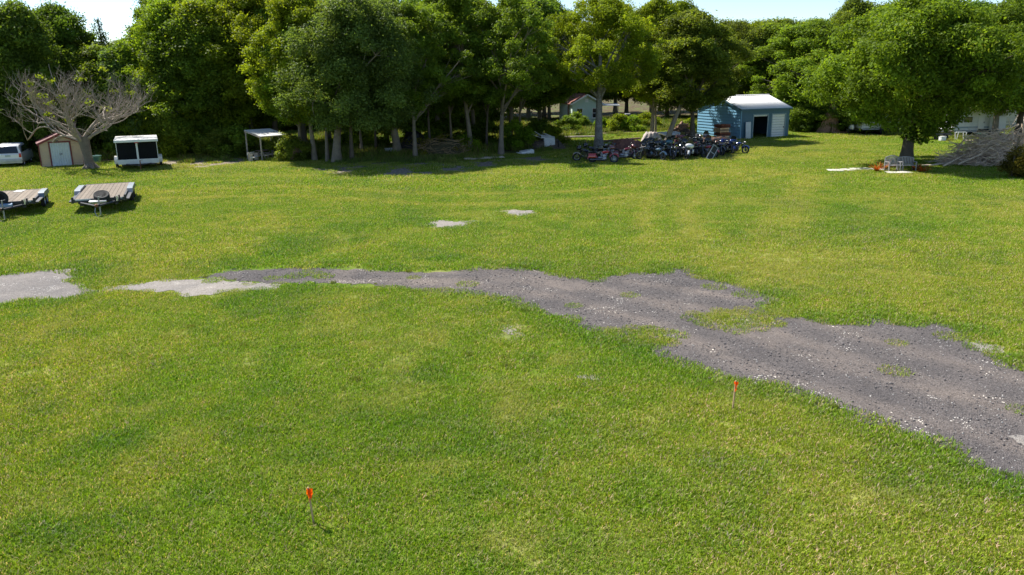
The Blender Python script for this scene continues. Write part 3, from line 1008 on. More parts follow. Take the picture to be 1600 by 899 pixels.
# the big oak over the benches
BO = G(1415, 256)
bh = hgt(BO, -8)
tm = tree_meshes('big_oak', bh, 6.2, 3.8, 260, 1.0, 520, .112, 61, .42, top=.56, nl=26, lobes=.26, lean=(.1, 0), shell=.7, spread=.7)
t = add_tree(0, 0, 0, 'own', 0, 1, 'big dense dark green oak spreading over the garden benches', (1.0, 1.06, .95), None, 'oak_tree', 0, (.42, .38, .33), (BO.x, BO.y), 1, tree=tm)
ivy = leaves('climbing_leaves', [(.5 * math.cos(a) + .35, .4 * math.sin(a) - .1, z) for a, z in [(k * 1.9, 1.7 + k * .16) for k in range(9)]], .55, 190, .12, 66)
link('climber', ivy, t, (.6, .75, .8))
low = leaves('low_boughs', [(-1.9, -1.2, 2.9), (-2.9, -.8, 3.2), (1.6, -1.6, 2.8), (-1.2, -2.0, 3.4), (.3, -1.9, 3.1), (1.4, .2, 2.4), (2.6, -.9, 3.3), (-3.9, -.4, 3.6), (.6, -1.0, 2.4)], .8, 320, .14, 67)
link('low_boughs', low, t, (.9, 1.0, .9))

# leaning bare-stemmed tree by the motorcycles
p = G(1041, 222); q = G(1073, 216)
tl = [(0, 0, -.1), (.35, 0, 1.0), (.85, .1, 2.4), (1.5, .1, 3.9), (2.1, .3, 5.2), (2.6, .2, 7.0)]
lt = thing('leaning_tree', 'pale bare trunk leaning right beside the brown log pile', 'tree', p)
V, F = np_tubes([(tl, [.28, .24, .21, .18, .14, .08]), ([(1.5, .1, 3.9), (2.4, 0, 4.6), (3.4, .1, 4.9)], [.12, .09, .05]), ([(2.1, .3, 5.2), (1.5, .5, 6.4), (1.1, .4, 7.6)], [.1, .07, .04])], 9)
link('trunk', meshfrom('leaning_trunk', V, F, bark, True), lt, PALE)
link('crown', leaves('leaning_crown', [(2.6 + random.gauss(0, 1.3), random.gauss(0, 1.0), random.uniform(6, 9.5)) for _ in range(40)], .8, 240, .13, 71), lt, OL)

# ---- the woods: rows behind the front trees. (x range in px at base, base y, ytop, kinds, tint choices, label, name)
woods = [
    # left edge, dark and tall
    ([-60, -15, 22, 62], 246, (0, 10), 'thicket', [DG, OL, MG], 8.5, 'dense green tree behind the white car and cream shed', 'woods behind the white car'),
    ([-40, 15, 70, 120], 236, (-5, 18), 'broad', [MG, DG], 9.5, 'tall tree standing further back behind the cream shed', 'second row behind the cream shed'),
    ([96, 140, 178, 214], 238, (50, 68), 'thicket', [DG, OL, MG, GG], 7, 'lower tree below the open sky, behind the bare tree', 'lower trees below the gap of sky'),
    ([264, 284, 306, 330], 239, (-5, 30), 'thicket', [YG, BG, MG], 8.0, 'bright yellow-green tree right of the box trailer', 'bright trees right of the box trailer'),
    ([366, 402], 234, (-30, 0), 'tall', [BG, YG], 7, 'tall bright tree behind the picnic shelter', 'tall bright trees behind the picnic shelter'),
    ([288, 322, 355, 395, 440], 230, (-40, -8), 'broad', [MG, DG, YG], 9.5, 'tall tree in the second row left of the picnic shelter', 'second row left of the picnic shelter'),
    ([470, 520, 560, 600, 650, 700], 226, (-30, 0), 'broad', [DG, MG, OL], 9.0, 'dark green tree behind the slender trunks', 'second row behind the slender trunks'),
    ([690, 745, 800, 850], 224, (-30, 0), 'tall', [MG, DG], 8.5, 'green tree behind the grey board and junk', 'second row behind the junk'),
    ([790, 828, 865], 189, (-10, 8), 'broad', [YG, MG], 9.0, 'tree rising behind the pale green house', 'trees round the pale green house'),
    ([965, 1010, 1060], 186, (-5, 15), 'broad', [YG, MG, YY], 9.5, 'yellow-green tree far behind the motorcycles', 'second row behind the motorcycles'),
    ([1100, 1140], 191, (22, 48), 'broad', [OL, DG], 10, 'dark tree behind the blue garage roof', 'dark trees behind the blue garage'),
    ([1266], 198, (22, 30), 'broad', [MG], 14, 'wide green oak with low foliage right of the blue garage', None),
    ([1205], 189, (22, 30), 'broad', [OL], 13, 'wide olive oak directly behind the middle of the blue garage', None),
    ([1250, 1290, 1318, 1350], 205, (120, 140), 'thicket', [DG, MG], 6.5, 'low dense thicket between garage and small camper', 'thickets right of the garage'),
    ([1318, 1372, 1440, 1500, 1560, 1620], 194, (-10, 12), 'broad', [DG, DG, MG], 11, 'tall oak behind the campers', 'oaks behind the campers'),
    ([1660], 215, (-10, 8), 'broad', [YG], 10, 'tree beyond the right edge behind the heap of branches', None),
]
ORD = {1: [''], 2: [', left of the pair', ', right of the pair'], 3: [', leftmost of three', ', middle of three', ', rightmost of three'], 4: [', leftmost of four', ', second of four from the left', ', third of four from the left', ', rightmost of four'],
       5: [', leftmost of five', ', second of five', ', middle of five', ', fourth of five', ', rightmost of five'], 6: [', leftmost of six', ', second of six', ', third of six', ', fourth of six', ', fifth of six', ', rightmost of six']}
for xs_, by, (t0, t1), kd, tints, wd, lb, gp in woods:
    for i, x in enumerate(xs_):
        add_tree(x + random.uniform(-8, 8), by + random.uniform(-3, 3), random.uniform(t0, t1), kd, i % len(TREE[kd]), wd * random.uniform(.9, 1.12), lb + ORD[len(xs_)][i],
                 tuple(c * random.uniform(.88, 1.12) for c in tints[i % len(tints)]), gp if len(xs_) > 1 else None, 'woodland_tree')
# far rows that close the woods
r = np.random.default_rng(77)
for row, (yy, hh) in enumerate([(96, 11.0), (108, 12.5), (121, 14), (136, 14.5)]):
    for x in np.arange(-78, 96, 7.4):
        if (row == 0 and (2 < x < 60)) or (row == 1 and -4 < x < 22):
            continue
        kd = 'thicket' if (row < 2 and x < 8) else 'broad'
        side = 'behind the cream shed' if x < -35 else 'behind the picnic shelter' if x < -10 else 'behind the slender trunks' if x < 6 else 'behind the house and the garage' if x < 35 else 'behind the campers'
        gapx = seen(x, yy, 5)[0]
        hcur = hh * r.uniform(.85, 1.15)
        if 70 < gapx < 262:
            hcur = min(hcur, hgt((x, yy), 62))
        if gapx > 1090:
            hcur = min(hcur, hgt((x, yy), 30 if gapx < 1400 else 5))
        add_tree(0, 0, 0, kd, int(r.integers(0, 2)), 9.5 * r.uniform(.9, 1.2), 'far woodland tree ' + side, tuple(np.array([MG, DG, OL, YG][int(r.integers(0, 4))]) * r.uniform(.85, 1.1)),
                 'far woods ' + side, 'woodland_tree', pos=(x + r.uniform(-2, 2), yy + r.uniform(-3, 3)), H=hcur)

# dark spire of a conifer above the low trees
p = G(182, 236); hc = hgt(p, 27)
ct = thing('conifer', 'narrow dark conifer spire standing up against the sky on the left', 'tree', p)
V, F = np_tubes([([(0, 0, -.1), (0, 0, hc * .5), (0, 0, hc)], [.2, .12, .03])], 7)
link('trunk', meshfrom('conifer_trunk', V, F, bark, True), ct, DK)
link('crown', leaves('conifer_crown', [(random.gauss(0, .25), random.gauss(0, .25), z) for z in np.linspace(hc * .5, hc - .25, 34)], np.linspace(1.0, .3, 34), 170, .09, 81, .8), ct, (.3, .38, .5))

# ---- shrubs
shrub = [leaves('shrub_leaves', crown_points(1.6, 1.2, .1, 26, s, .6, .3, .6), .38, 190, .085, s + 3, .8) for s in (91, 92, 93)]
shrubs = [(300, 243, 1.7, YG, 'rounded yellowish bush at the wood edge left of the shelter'), (345, 246, 1.4, OL, 'low olive bush near the pale sand patch'), (375, 246, 1.6, MG, 'low green bush just left of the picnic shelter'),
          (270, 246, 1.3, YY, 'small yellow-green bush right of the box trailer'), (245, 240, 1.6, YG, 'green bush behind the box trailer'), (322, 240, 1.9, MG, 'wide green bush at the wood edge between trailer and shelter'),
          (578, 232, 1.9, YY, 'sunlit yellow-green bush behind the slender trunks'), (540, 228, 1.7, BG, 'sunlit bush seen left of the leaning forked trunk'), (446, 248, 1.3, OL, 'brownish bush at the right end of the picnic shelter'),
          (462, 251, 1.2, OL, 'low brown-green bush at the foot of the pale trunks'), (805, 233, 1.5, BG, 'bright green bush behind the foot of the right-leaning tree'), (725, 240, 1.0, BG, 'small bright bush at the foot of the left-leaning tree'),
          (865, 228, 1.1, YY, 'yellow weedy bush right of the junk heap'), (899, 203, 1.25, MG, 'dark green bush hiding the lower wall of the green house'), (940, 202, .9, BG, 'bright bush in front of the right side of the green house'),
          (966, 205, 1.2, YY, 'sunlit yellow bush behind the brown tarp'), (990, 205, 1.1, BG, 'sunlit green bush left of the straight pale trunk'), (1008, 202, 1.2, YG, 'yellow-green bush behind the straight pale trunk'),
          (886, 208, 1.2, DG, 'dark bush under the left wall of the green house'), (1078, 210, 1.0, YY, 'small bright bush at the foot of the dark oak'), (1248, 206, 1.8, DG, 'dark purple-green bush at the right corner of the blue garage'),
          (1268, 206, 1.7, DG, 'dark bush between the garage and the upturned roots'), (1318, 202, 2.2, YG, 'upright yellow-green bush left of the small camper'), (1345, 196, 2.5, DG, 'tall dark bush behind the small camper'),
          (30, 240, 2.4, OL, 'green bush behind the white car'), (165, 244, 2.2, MG, 'bush left of the white box trailer'), (205, 240, 2.4, MG, 'green bush behind the top of the white box trailer'), (660, 232, 1.6, MG, 'bush behind the black tarp'),
          (760, 228, 1.5, DG, 'dark bush between the two leaning trees'), (700, 226, 1.6, DG, 'dark bush behind the brush heap'), (845, 225, 1.4, DG, 'dark bush behind the junk heap')]
for i, (x, y, s, tint, lb) in enumerate(shrubs):
    o = link('bush', shrub[i % 3], None, tint, G(x, y), random.uniform(0, 6))
    o.scale = (s * .95, s * .95, s * .9)
    tag(o, lb, 'bush')

# ---- the bare spreading tree by the cream shed
p = G(141, 264)
bt = thing('bare_tree', 'nearly leafless tree with thick flared trunk and spreading pale boughs beside the cream shed', 'tree', p)
r = np.random.default_rng(12)
paths = [([(.15, 0, -.15), (.0, 0, .25), (-.05, 0, .9), (-.12, 0, 1.7), (-.2, 0, 2.35)], [.46, .35, .32, .36, .42])]
for k in range(7):       # flaring roots
    a = k * .9
    paths.append(([(0, 0, .5), (.4 * math.cos(a) + .1, .4 * math.sin(a), .12), (.75 * math.cos(a) + .1, .75 * math.sin(a), -.06)], [.24, .14, .05]))
tips = []


def grow(a, d, L, rr, depth):
    k = 6
    P = [np.array(a, float)]
    d = np.array(d, float)
    for _ in range(k):
        d = d + r.normal(0, .17, 3) + np.array([0, 0, .04 if depth < 2 else .10])
        d /= np.linalg.norm(d)
        P.append(P[-1] + d * L / k)
    paths.append((P, np.linspace(rr, rr * .55, k + 1)))
    tips.append(P[-1]) if depth >= 3 else None
    if depth >= 5 or P[-1][2] > 6.9:
        return
    for c in range(3 if depth < 3 else 2 + (r.uniform() > .5)):
        i = r.integers(2, k + 1) if c else k
        nd = d + r.normal(0, .62, 3) * np.array([1, 1, .6]); nd /= np.linalg.norm(nd)
        if nd[2] < -.1: nd[2] = .1
        grow(P[i], nd, L * r.uniform(.55, .8), rr * r.uniform(.48, .62), depth + 1)


for k, (a, el, L) in enumerate([(PI, .22, 3.1), (PI * .95, .55, 3.1), (PI * 1.15, .35, 2.6), (PI * .8, .75, 2.8), (PI * 1.3, .6, 2.4), (PI * .5, .5, 2.5), (PI * .25, .6, 2.6), (0, .3, 2.3), (-.4, .6, 2.4), (-PI / 2, .55, 2.2), (.2, .85, 2.6), (PI, .95, 3.0)]):
    grow((-.2 + .15 * math.cos(a), .15 * math.sin(a), 2.0 + .16 * (k % 3)), (math.cos(a) * math.cos(el), math.sin(a) * math.cos(el), math.sin(el)), L, .115, 0)
V, F = np_tubes(paths[:8], 10)
link('trunk', meshfrom('bare_trunk', V, F, bark, True), bt, (.85, .8, .76))
V, F = np_tubes(paths[8:], 5)
link('boughs', meshfrom('bare_boughs', V, F, bark, True), bt, (1.45, 1.38, 1.35))
tp_ = np.array(tips)[r.choice(len(tips), 22, False)]
link('foliage', leaves('sparse_leaves', tp_, .4, 26, .11, 13, .5), bt, YG)
print('bare tips', len(tips), max(t[2] for t in tips))

# ================================================================ THINGS
white = pm('white_paint', (.78, .78, .76), .45, 0, .06, 1.5, .03, c2=(.70, .69, .66), patch=.6)
dirtywhite = pm('weathered_white', (.62, .62, .60), .6, 0, .15, 2.5, .1)
black = pm('black_paint', (.018, .018, .02), .45, 0, .3, 3, .05)
rubber = pm('rubber', (.02, .02, .02), .85, 0, .3, 8, .2)
steel = pm('steel', (.55, .55, .56), .3, .9, .15, 5, .05)
chrome = pm('chrome', (.22, .22, .23), .28, 1, .05, 5, 0)
darksteel = pm('dark_steel', (.06, .06, .065), .5, .6, .4, 4, .15)
rust = pm('rust', (.20, .07, .03), .85, .1, .5, 4, .4, c2=(.33, .16, .08))
paint = pm('coloured_paint', (.9, .9, .9), .3, 0, .06, 3, .02, objcol=True, coat=.5)
matt = pm('coloured_matt', (.9, .9, .9), .8, 0, .22, 3, .3, objcol=True)
glass = pm('dark_glass', (.015, .02, .025), .06, 0, .1, 1, 0, spec=.8)
concrete = pm('concrete', (.55, .52, .47), .9, 0, .15, 2, .3)
wood = pm('weathered_wood', (.30, .25, .20), .85, 0, .3, 3, .5, 20, objcol=True)
redtrim = pm('red_trim', (.16, .02, .025), .5, 0, .2, 3, .05)
lens_r = pm('red_lens', (.45, .01, .01), .2, 0, .1, 3, 0)
leather = pm('black_vinyl', (.02, .018, .018), .5, 0, .3, 6, .2)


def wheel(parent, c, R, wd, axis='Y', name='wheel', rimc=None, nf=24, hub=.55, rimmat=None):
    """tyre with a tread shoulder and a dished rim"""
    ty = MB()
    h = wd / 2
    ty.lathe([(R * .62, -h * .8), (R * .90, -h), (R * .98, -h * .82), (R, -h * .4), (R, h * .4), (R * .98, h * .82), (R * .90, h), (R * .62, h * .8), (R * .62, -h * .8)], (0, 0, 0), axis, nf)
    o = ty.build('tyre', rubber, parent)
    o.name = name; o.location = c
    rm = MB().lathe([(0, -h * .3), (R * .18, -h * .35), (R * .2, -h * .2), (R * hub, -h * .15), (R * .63, -h * .72), (R * .63, h * .72), (R * hub, h * .15), (R * .2, h * .2), (R * .18, h * .35), (0, h * .3)], (0, 0, 0), axis, nf)
    rm.build('rim', rimmat or steel, o, rimc)
    return o


# ---------------------------------------------------------------- blue garage
p0, rz0, L0 = seg((1156, 218), (1231, 214))
GW, GD, GE, GR = L0, 6.9, 2.95, 4.05
gar = thing('metal_garage', 'blue metal garage with pale roof, one open black doorway and a white roll-up door', 'garage', p0, rz0)
gblue_shaded = pm('garage_blue_shaded', (.055, .13, .19), .55, 0, .1, 2, .04)  # same paint as the siding, with the front's shade put into the colour
gblue_lit = pm('garage_blue_lit', (.15, .34, .50), .5, 0, .08, 2, .04)  # that blue paint made lighter, sun on the side wall included in the colour
groof = pm('roof_sheet', (.66, .66, .65), .5, 0, .1, 1.2, .05)
# front wall in pieces round the two openings
f = MB()
ox = [(0, .24 * GW), (.56 * GW, .625 * GW), (.925 * GW, GW)]
o1 = (.24 * GW, .56 * GW); o2 = (.625 * GW, .925 * GW)
DH = GE * .80
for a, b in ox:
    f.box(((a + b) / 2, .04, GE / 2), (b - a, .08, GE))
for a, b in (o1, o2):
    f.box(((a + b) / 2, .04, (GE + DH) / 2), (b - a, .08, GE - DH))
f.build('front_wall', gblue_shaded, gar)
for k in range(14):                       # horizontal panels of the side wall, gable pieces cut to the slope
    z0 = k * GR / 14; z1 = z0 + GR / 14 - .024
    def half(z):
        return GD / 2 if z <= GE else GD / 2 * (GR - z) / (GR - GE)
    a, b = half(z0), half(z1)
    if b < .05: b = .05
    m = MB()
    c = GD / 2
    m.add([(-.05, c - a, z0), (-.05, c + a, z0), (-.0, c + b, z1), (-.0, c - b, z1), (.05, c - a, z0), (.05, c + a, z0), (.05, c + b, z1), (.05, c - b, z1)],
          [(0, 3, 2, 1), (4, 5, 6, 7), (0, 1, 5, 4), (1, 2, 6, 5), (2, 3, 7, 6), (3, 0, 4, 7)])
    m.build('siding_panel', gblue_lit, gar)
    # ridge rib of the panel
m = MB(); m.box((.09, GD / 2, GE / 2), (.02, GD - .1, GE - .02)); m.box((GW - .04, GD / 2, GE / 2), (.08, GD, GE)); m.box((GW / 2, GD - .04, GE / 2), (GW, .08, GE))
m.prism([(.08, GE), (GD - .08, GE), (GD / 2, GR - .05)], GW - .08, GW, 'YZ'); m.build('rear_wall', gblue_shaded, gar)
for sgn in (0, 1):
    m = MB()
    y0, y1 = (-.22, GD / 2) if sgn == 0 else (GD + .22, GD / 2)
    zs = GE - .06; n = 26
    for k in range(n):                    # ribbed sheets
        x0 = -.18 + k * (GW + .36) / n; x1 = x0 + (GW + .36) / n
        xm = (x0 + x1) / 2
        hh = .03
        m.add([(x0, y0, zs), (xm - .03, y0, zs), (xm, y0, zs + hh), (xm + .03, y0, zs), (x1, y0, zs), (x0, y1, GR + .03), (xm - .03, y1, GR + .03), (xm, y1, GR + .03 + hh), (xm + .03, y1, GR + .03), (x1, y1, GR + .03)],
              [(0, 1, 6, 5), (1, 2, 7, 6), (2, 3, 8, 7), (3, 4, 9, 8)])
    sl = math.atan2(GR + .03 - zs, GD / 2 + .22)
    ro = m.build('roof_slope', groof, gar)
    sld = ro.modifiers.new('thickness', 'SOLIDIFY'); sld.thickness = .04; sld.offset = -1
m = MB(); m.box((GW / 2, GD / 2 - .09, GR + .045), (GW + .37, .2, .02), rx=.30).box((GW / 2, GD / 2 + .09, GR + .045), (GW + .37, .2, .02), rx=-.30); m.build('ridge_cap', groof, gar)
m = MB(); m.box((GW / 2, -.22, GE - .13), (GW + .36, .03, .14)); m.build('eave_trim', gblue_shaded, gar)
m = MB()
for s in (0, 1):
    y0, y1 = (-.2, GD / 2) if s == 0 else (GD + .2, GD / 2)
    m.add([(-.2, y0, GE - .24), (-.16, y0, GE - .24), (-.16, y1, GR - .16), (-.2, y1, GR - .16), (-.2, y0, GE - .08), (-.16, y0, GE - .08), (-.16, y1, GR), (-.2, y1, GR)],
          [(0, 3, 2, 1), (4, 5, 6, 7), (0, 1, 5, 4), (1, 2, 6, 5), (2, 3, 7, 6), (3, 0, 4, 7)])
m.build('gable_trim', gblue_shaded, gar)
m = MB().box((-.035, -.035, GE / 2), (.09, .09, GE)); m.build('corner_trim', gblue_lit, gar)
for a, b in (o1, o2):
    m = MB(); m.box((a + .05, -.015, DH / 2), (.1, .03, DH)); m.box((b - .05, -.015, DH / 2), (.1, .03, DH)); m.box(((a + b) / 2, -.016, DH - .05), (b - a - .2, .03, .1))
    m.build('door_frame', dirtywhite if a == o1[0] and False else pm('garage_trim', (.22, .30, .34), .5), gar)
n = 9
rd = MB().box(((o2[0] + o2[1]) / 2, .07, .03), (o2[1] - o2[0] - .2, .02, .05)).build('roll_door', white, gar)
for k in range(n):
    h = (DH - .1) / n
    MB().box(((o2[0] + o2[1]) / 2, .045, h * k + h / 2), (o2[1] - o2[0] - .2, .035, h - .018), bev=.01).build('door_slat', white, rd)
MB().box((o2[1] - .22, .0, 1.0), (.05, .06, .14)).build('handle', darksteel, rd)
m = MB().box(((o1[0] + o1[1]) / 2, .1, DH - .14), (o1[1] - o1[0] - .2, .16, .2), bev=.06); m.build('raised_door', white, gar)
m = MB().box((GW / 2, GD / 2, .03), (GW - .2, GD - .2, .06)); m.build('floor_slab', pm('dark_floor', (.10, .10, .10), .9), gar)
# white sheet leaning by the doorway
pn = thing('metal_sheet', 'narrow white panel leaning on the blue garage left of the open doorway', 'panel', p0 + Vector((math.cos(rz0) * .75 + math.sin(rz0) * .25, math.sin(rz0) * .75 - math.cos(rz0) * .25, 0)), rz0)
m = MB().box((0, 0, .82), (.62, .03, 1.66), rx=-.08, bev=.008); m.build('sheet', dirtywhite, pn)
m = MB().box((0, -.022, .82), (.5, .012, .05), rx=-.08).box((0, -.085, .2), (.5, .012, .05), rx=-.08); m.build('batten', dirtywhite, pn)

# crates stacked in front of the garage side wall
pc = G(1127, 219)
for k, (dx, dz, wdt, dep, hh, c, lb) in enumerate([(0, 0, 1.15, .9, .42, (.9, .75, .6), 'lowest pale wooden crate of the stack before the blue garage siding'),
                                                 (.05, .44, 1.2, 1.0, .30, (.34, .12, .07), 'dark red-brown crate second from the bottom of the stack by the garage'),
                                                 (-.04, .76, 1.1, .9, .42, (1.0, .75, .5), 'pale timber crate third up in the stack by the garage'),
                                                 (.03, 1.2, 1.2, .95, .30, (.32, .11, .06), 'topmost dark red crate of the stack by the garage')]):
    t = thing('crate', lb, 'crate', pc + Vector((dx, 0, dz)), .25 + .1 * k, 'crates stacked by the garage')
    for j in range(3):
        MB().box((0, -dep / 2, hh * (j + .5) / 3), (wdt, .03, hh / 3 - .03)).build('slat', wood, t, [v * (2.6, 1.1, 3.2)[j] for v in c])
    m = MB()
    for sx in (-1, 1):
        for j in range(3):
            m.box((sx * wdt / 2, 0, hh * (j + .5) / 3), (.03, dep - .04, hh / 3 - .03))
        for sy in (-1, 1):
            m.box((sx * (wdt / 2 - .05), sy * (dep / 2 - .05), hh / 2), (.07, .07, hh))
    m.box((0, 0, .03), (wdt - .1, dep - .1, .04)); m.box((0, dep / 2, hh / 2), (wdt, .03, hh - .03))
    m.build('frame', wood, t, [v * 1.7 for v in c])
    m = MB()
    for j in range(9):
        m.box((random.uniform(-.35, .35) * wdt, random.uniform(-.3, .3) * dep, hh * .8), (.35, .12, .14), rz=random.uniform(0, 3), rx=random.uniform(-.4, .4))
    m.build('contents', wood, t, (.9, .4, .25) if k % 2 else (1.6, 1.3, 1.0))

# ---------------------------------------------------------------- cream shed
ps, rzs, SW = seg((66, 262.3), (131.5, 258.3))
sh = thing('garden_shed', 'cream metal shed with dark red roof trim and pale blue double door', 'shed', ps, rzs)
cream = pm('cream_siding', (.52, .41, .28), .6, 0, .07, 2, .05)
SE, SP, SDp = 1.78, 2.42, 2.6
d0, d1, dh = .25 * SW, .72 * SW, 1.82
for k in range(10):
    z0 = k * SP / 10; z1 = z0 + SP / 10 - .012
    def hx(z):
        return SW / 2 if z <= SE else SW / 2 * (SP + .02 - z) / (SP - SE)
    a, b = hx(z0), max(.04, hx(z1)); c = SW / 2
    spans = [((c - a, c - b), (d0, d0)), ((d1, d1), (c + a, c + b))] if z1 < dh else [((c - a, c - b), (c + a, c + b))]
    for (l0, l1), (r0, r1) in spans:
        m = MB()
        m.add([(l0, -.025, z0), (r0, -.025, z0), (r1, 0, z1), (l1, 0, z1), (l0, .04, z0), (r0, .04, z0), (r1, .04, z1), (l1, .04, z1)],
              [(0, 3, 2, 1), (4, 5, 6, 7), (0, 1, 5, 4), (1, 2, 6, 5), (2, 3, 7, 6), (3, 0, 4, 7)])
        m.build('siding_panel', cream, sh)
m = MB(); m.box((.02, SDp / 2 + .03, SE / 2), (.04, SDp - .06, SE)); m.box((SW - .02, SDp / 2 + .03, SE / 2), (.04, SDp - .06, SE)); m.box((SW / 2, SDp, SE / 2), (SW - .1, .04, SE)); m.build('side_wall', cream, sh)
sl = math.atan2(SP - SE, SW / 2)
for s in (-1, 1):
    m = MB(); ln = (SW / 2 + .14) / math.cos(sl)
    m.box((SW / 2 + s * (SW / 4 + .06), SDp / 2, (SE + SP) / 2 + .045 - .02), (ln, SDp + .2, .05), ry=s * sl)
    m.build('roof_slope', redtrim, sh)
    m = MB().box((SW / 2 + s * (SW / 4 + .06), -.125, (SE + SP) / 2 - .02), (ln, .03, .15), ry=s * sl); m.build('gable_trim', redtrim, sh)
for x in (-.02, SW + .02):
    MB().box((x, -.04, SE / 2), (.07, .07, SE)).build('corner_trim', redtrim, sh)
m = MB(); m.box((d0 - .04, -.05, dh / 2), (.09, .05, dh)); m.box((d1 + .04, -.05, dh / 2), (.09, .05, dh)); m.box(((d0 + d1) / 2, -.055, dh + .04), (d1 - d0 + .2, .06, .09)); m.build('door_frame', redtrim, sh)
doorm = pm('pale_blue_door', (.50, .60, .66), .5, 0, .1, 2, .04)
for k in (0, 1):
    w2 = (d1 - d0) / 2
    c = MB()
    a = d0 + k * w2
    for j in range(4):                      # vertical ribs
        u = a + j * w2 / 4
        c.add([(u, -.02, .05), (u + w2 / 16, -.045, .05), (u + w2 * 3 / 16, -.045, .05), (u + w2 / 4 - .002, -.02, .05), (u, -.02, dh - .02), (u + w2 / 16, -.045, dh - .02), (u + w2 * 3 / 16, -.045, dh - .02), (u + w2 / 4 - .002, -.02, dh - .02)],
              [(0, 1, 5, 4), (1, 2, 6, 5), (2, 3, 7, 6)])
    c.box((a + w2 / 2, 0, dh / 2), (w2 - .01, .03, dh - .06))
    dr = c.build('door', doorm, sh)
    MB().box((d0 + w2 + (.06 if k else -.06), -.07, .95), (.03, .04, .16)).build('handle', darksteel, dr)
MB().box((SW / 2, -.04, SP - .22), (.07, .03, .2)).build('gable_vent', dirtywhite, sh)
MB().box((SW / 2, SDp / 2, .01), (SW + .1, SDp + .1, .06)).build('base', concrete, sh)

# teal bin behind the bare tree
tb = thing('plastic_bin', 'small teal plastic bin standing behind the flared trunk of the bare tree', 'bin', G(152, 258))
m = MB(); m.lathe([(.28, 0), (.36, .6), (.38, .62), (.38, .68), (.33, .68), (.27, .1)], n=16); m.build('tub', paint, tb, (.10, .22, .20))
MB().lathe([(0, .70), (.4, .69), (.4, .73), (0, .78)], n=16).build('lid', paint, tb, (.12, .26, .24))

# ---------------------------------------------------------------- white car, rear view
pv = G(13, 262)
car = thing('estate_car', 'white hatchback car seen from behind, cut by the left edge', 'car', (pv.x + .05, pv.y + .1, 0), rad(21))
carw = pm('car_white', (.74, .76, .78), .25, 0, .03, 1, 0, coat=.6)
CW = 1.86
prof = [(0, .42), (0, .95), (.10, 1.02), (.30, 1.56), (.55, 1.68), (2.5, 1.70), (3.3, 1.18), (4.45, 1.0), (4.6, .75), (4.6, .42)]
bm = MB()
# body: cross sections along y (front is +y), with tumblehome
secs = []
for y, zt in prof:
    zt_ = zt
    wt = CW / 2 * (.80 if zt > 1.4 else .93 if zt > 1.1 else .97)
    wb = CW / 2
    zb_ = .30
    zm = min(.9, zt)
    secs.append([(-wb * .96, y, zb_), (-wb, y, .5), (-wb * .99, y, min(zm, zt - .02)), (-wt, y, zt - .06 if zt > 1.1 else zt - .01), (-wt * .86, y, zt), (wt * .86, y, zt), (wt, y, zt - .06 if zt > 1.1 else zt - .01), (wb * .99, y, min(zm, zt - .02)), (wb, y, .5), (wb * .96, y, zb_)])
V = [v for s_ in secs for v in s_]; nn = 10
F = [(i * nn + k, i * nn + (k + 1) % nn, (i + 1) * nn + (k + 1) % nn, (i + 1) * nn + k) for i in range(len(secs) - 1) for k in range(nn)]
F += [tuple(range(nn)), tuple((len(secs) - 1) * nn + k for k in range(nn))]
bm.add(V, F); bo = bm.build('body', carw, car)
bv = bo.modifiers.new('bevel', 'BEVEL'); bv.width = .04; bv.segments = 3; bv.limit_method = 'ANGLE'
wm = MB()
wm.add([(-.72, .085, 1.05), (.72, .085, 1.05), (.62, .27, 1.54), (-.62, .27, 1.54), (-.72, .11, 1.04), (.72, .11, 1.04), (.62, .30, 1.53), (-.62, .30, 1.53)],
       [(0, 1, 2, 3), (0, 4, 5, 1), (1, 5, 6, 2), (2, 6, 7, 3), (3, 7, 4, 0)])
wm.build('rear_window', glass, car)
for s in (-1, 1):
    MB().prism([(.42, 1.08), (.5, 1.55), (2.4, 1.58), (3.05, 1.12)], s * CW / 2 * .955, s * CW / 2 * .90, 'YZ').build('side_window', glass, car)
    MB().box((s * .82, -.015, .88), (.16, .05, .30), bev=.02).build('tail_light', lens_r, car)
    MB().box((s * 1.0, 3.0, 1.1), (.16, .1, .14), bev=.03).build('wing_mirror', black, car)
MB().box((0, -.06, .50), (CW * .98, .16, .26), bev=.05).build('rear_bumper', pm('grey_bumper', (.45, .46, .46), .5), car)
MB().box((0, -.012, .86), (.36, .02, .13)).build('number_plate', pm('plate', (.35, .42, .42), .5), car)
MB().box((0, .16, 1.02), (.5, .03, .02), rx=.3).build('wiper', black, car)
for x in (-.82, .82):
    for y in (.75, 3.6):
        wheel(car, (x, y, .33), .33, .22, 'X')

# ---------------------------------------------------------------- white box trailer
pt, rzt, TW = seg((186, 267), (236, 265.5))
TW = 2.75; rzt = .42
bx = thing('box_trailer', 'white cargo trailer with two black front panels and a pale centre post', 'trailer', pt, rzt)
TH = 2.12; TL = 4.2; zf = .42
MB().box((TW / 2, TL / 2, (zf + TH) / 2), (TW, TL, TH - zf), bev=.03).build('box', dirtywhite, bx)
for k in (0, 1):
    a = .05 + k * (TW / 2); MB().box((a + TW / 4 - .05, -.015, 1.42), (TW / 2 - .08, .04, 1.30), bev=.01).build('front_panel', pm('black_panel', (.008, .009, .011), .85, 0, .3, 2, .04, spec=.15), bx)
MB().box((TW / 2, -.04, 1.26), (.13, .07, 1.66), bev=.01).build('centre_post', white, bx)
MB().box((TW / 2, -.03, .60), (TW - .02, .05, .34), bev=.015).build('front_sill', dirtywhite, bx)
m = MB().box((TW / 2, TL / 2 - .2, TH + .04), (TW + .16, TL + .5, .08), bev=.03); m.build('roof', white, bx)
m = MB().box((TW / 2, -.42, TH - .02), (TW + .16, .06, .16), bev=.02); m.build('roof_lip', white, bx)
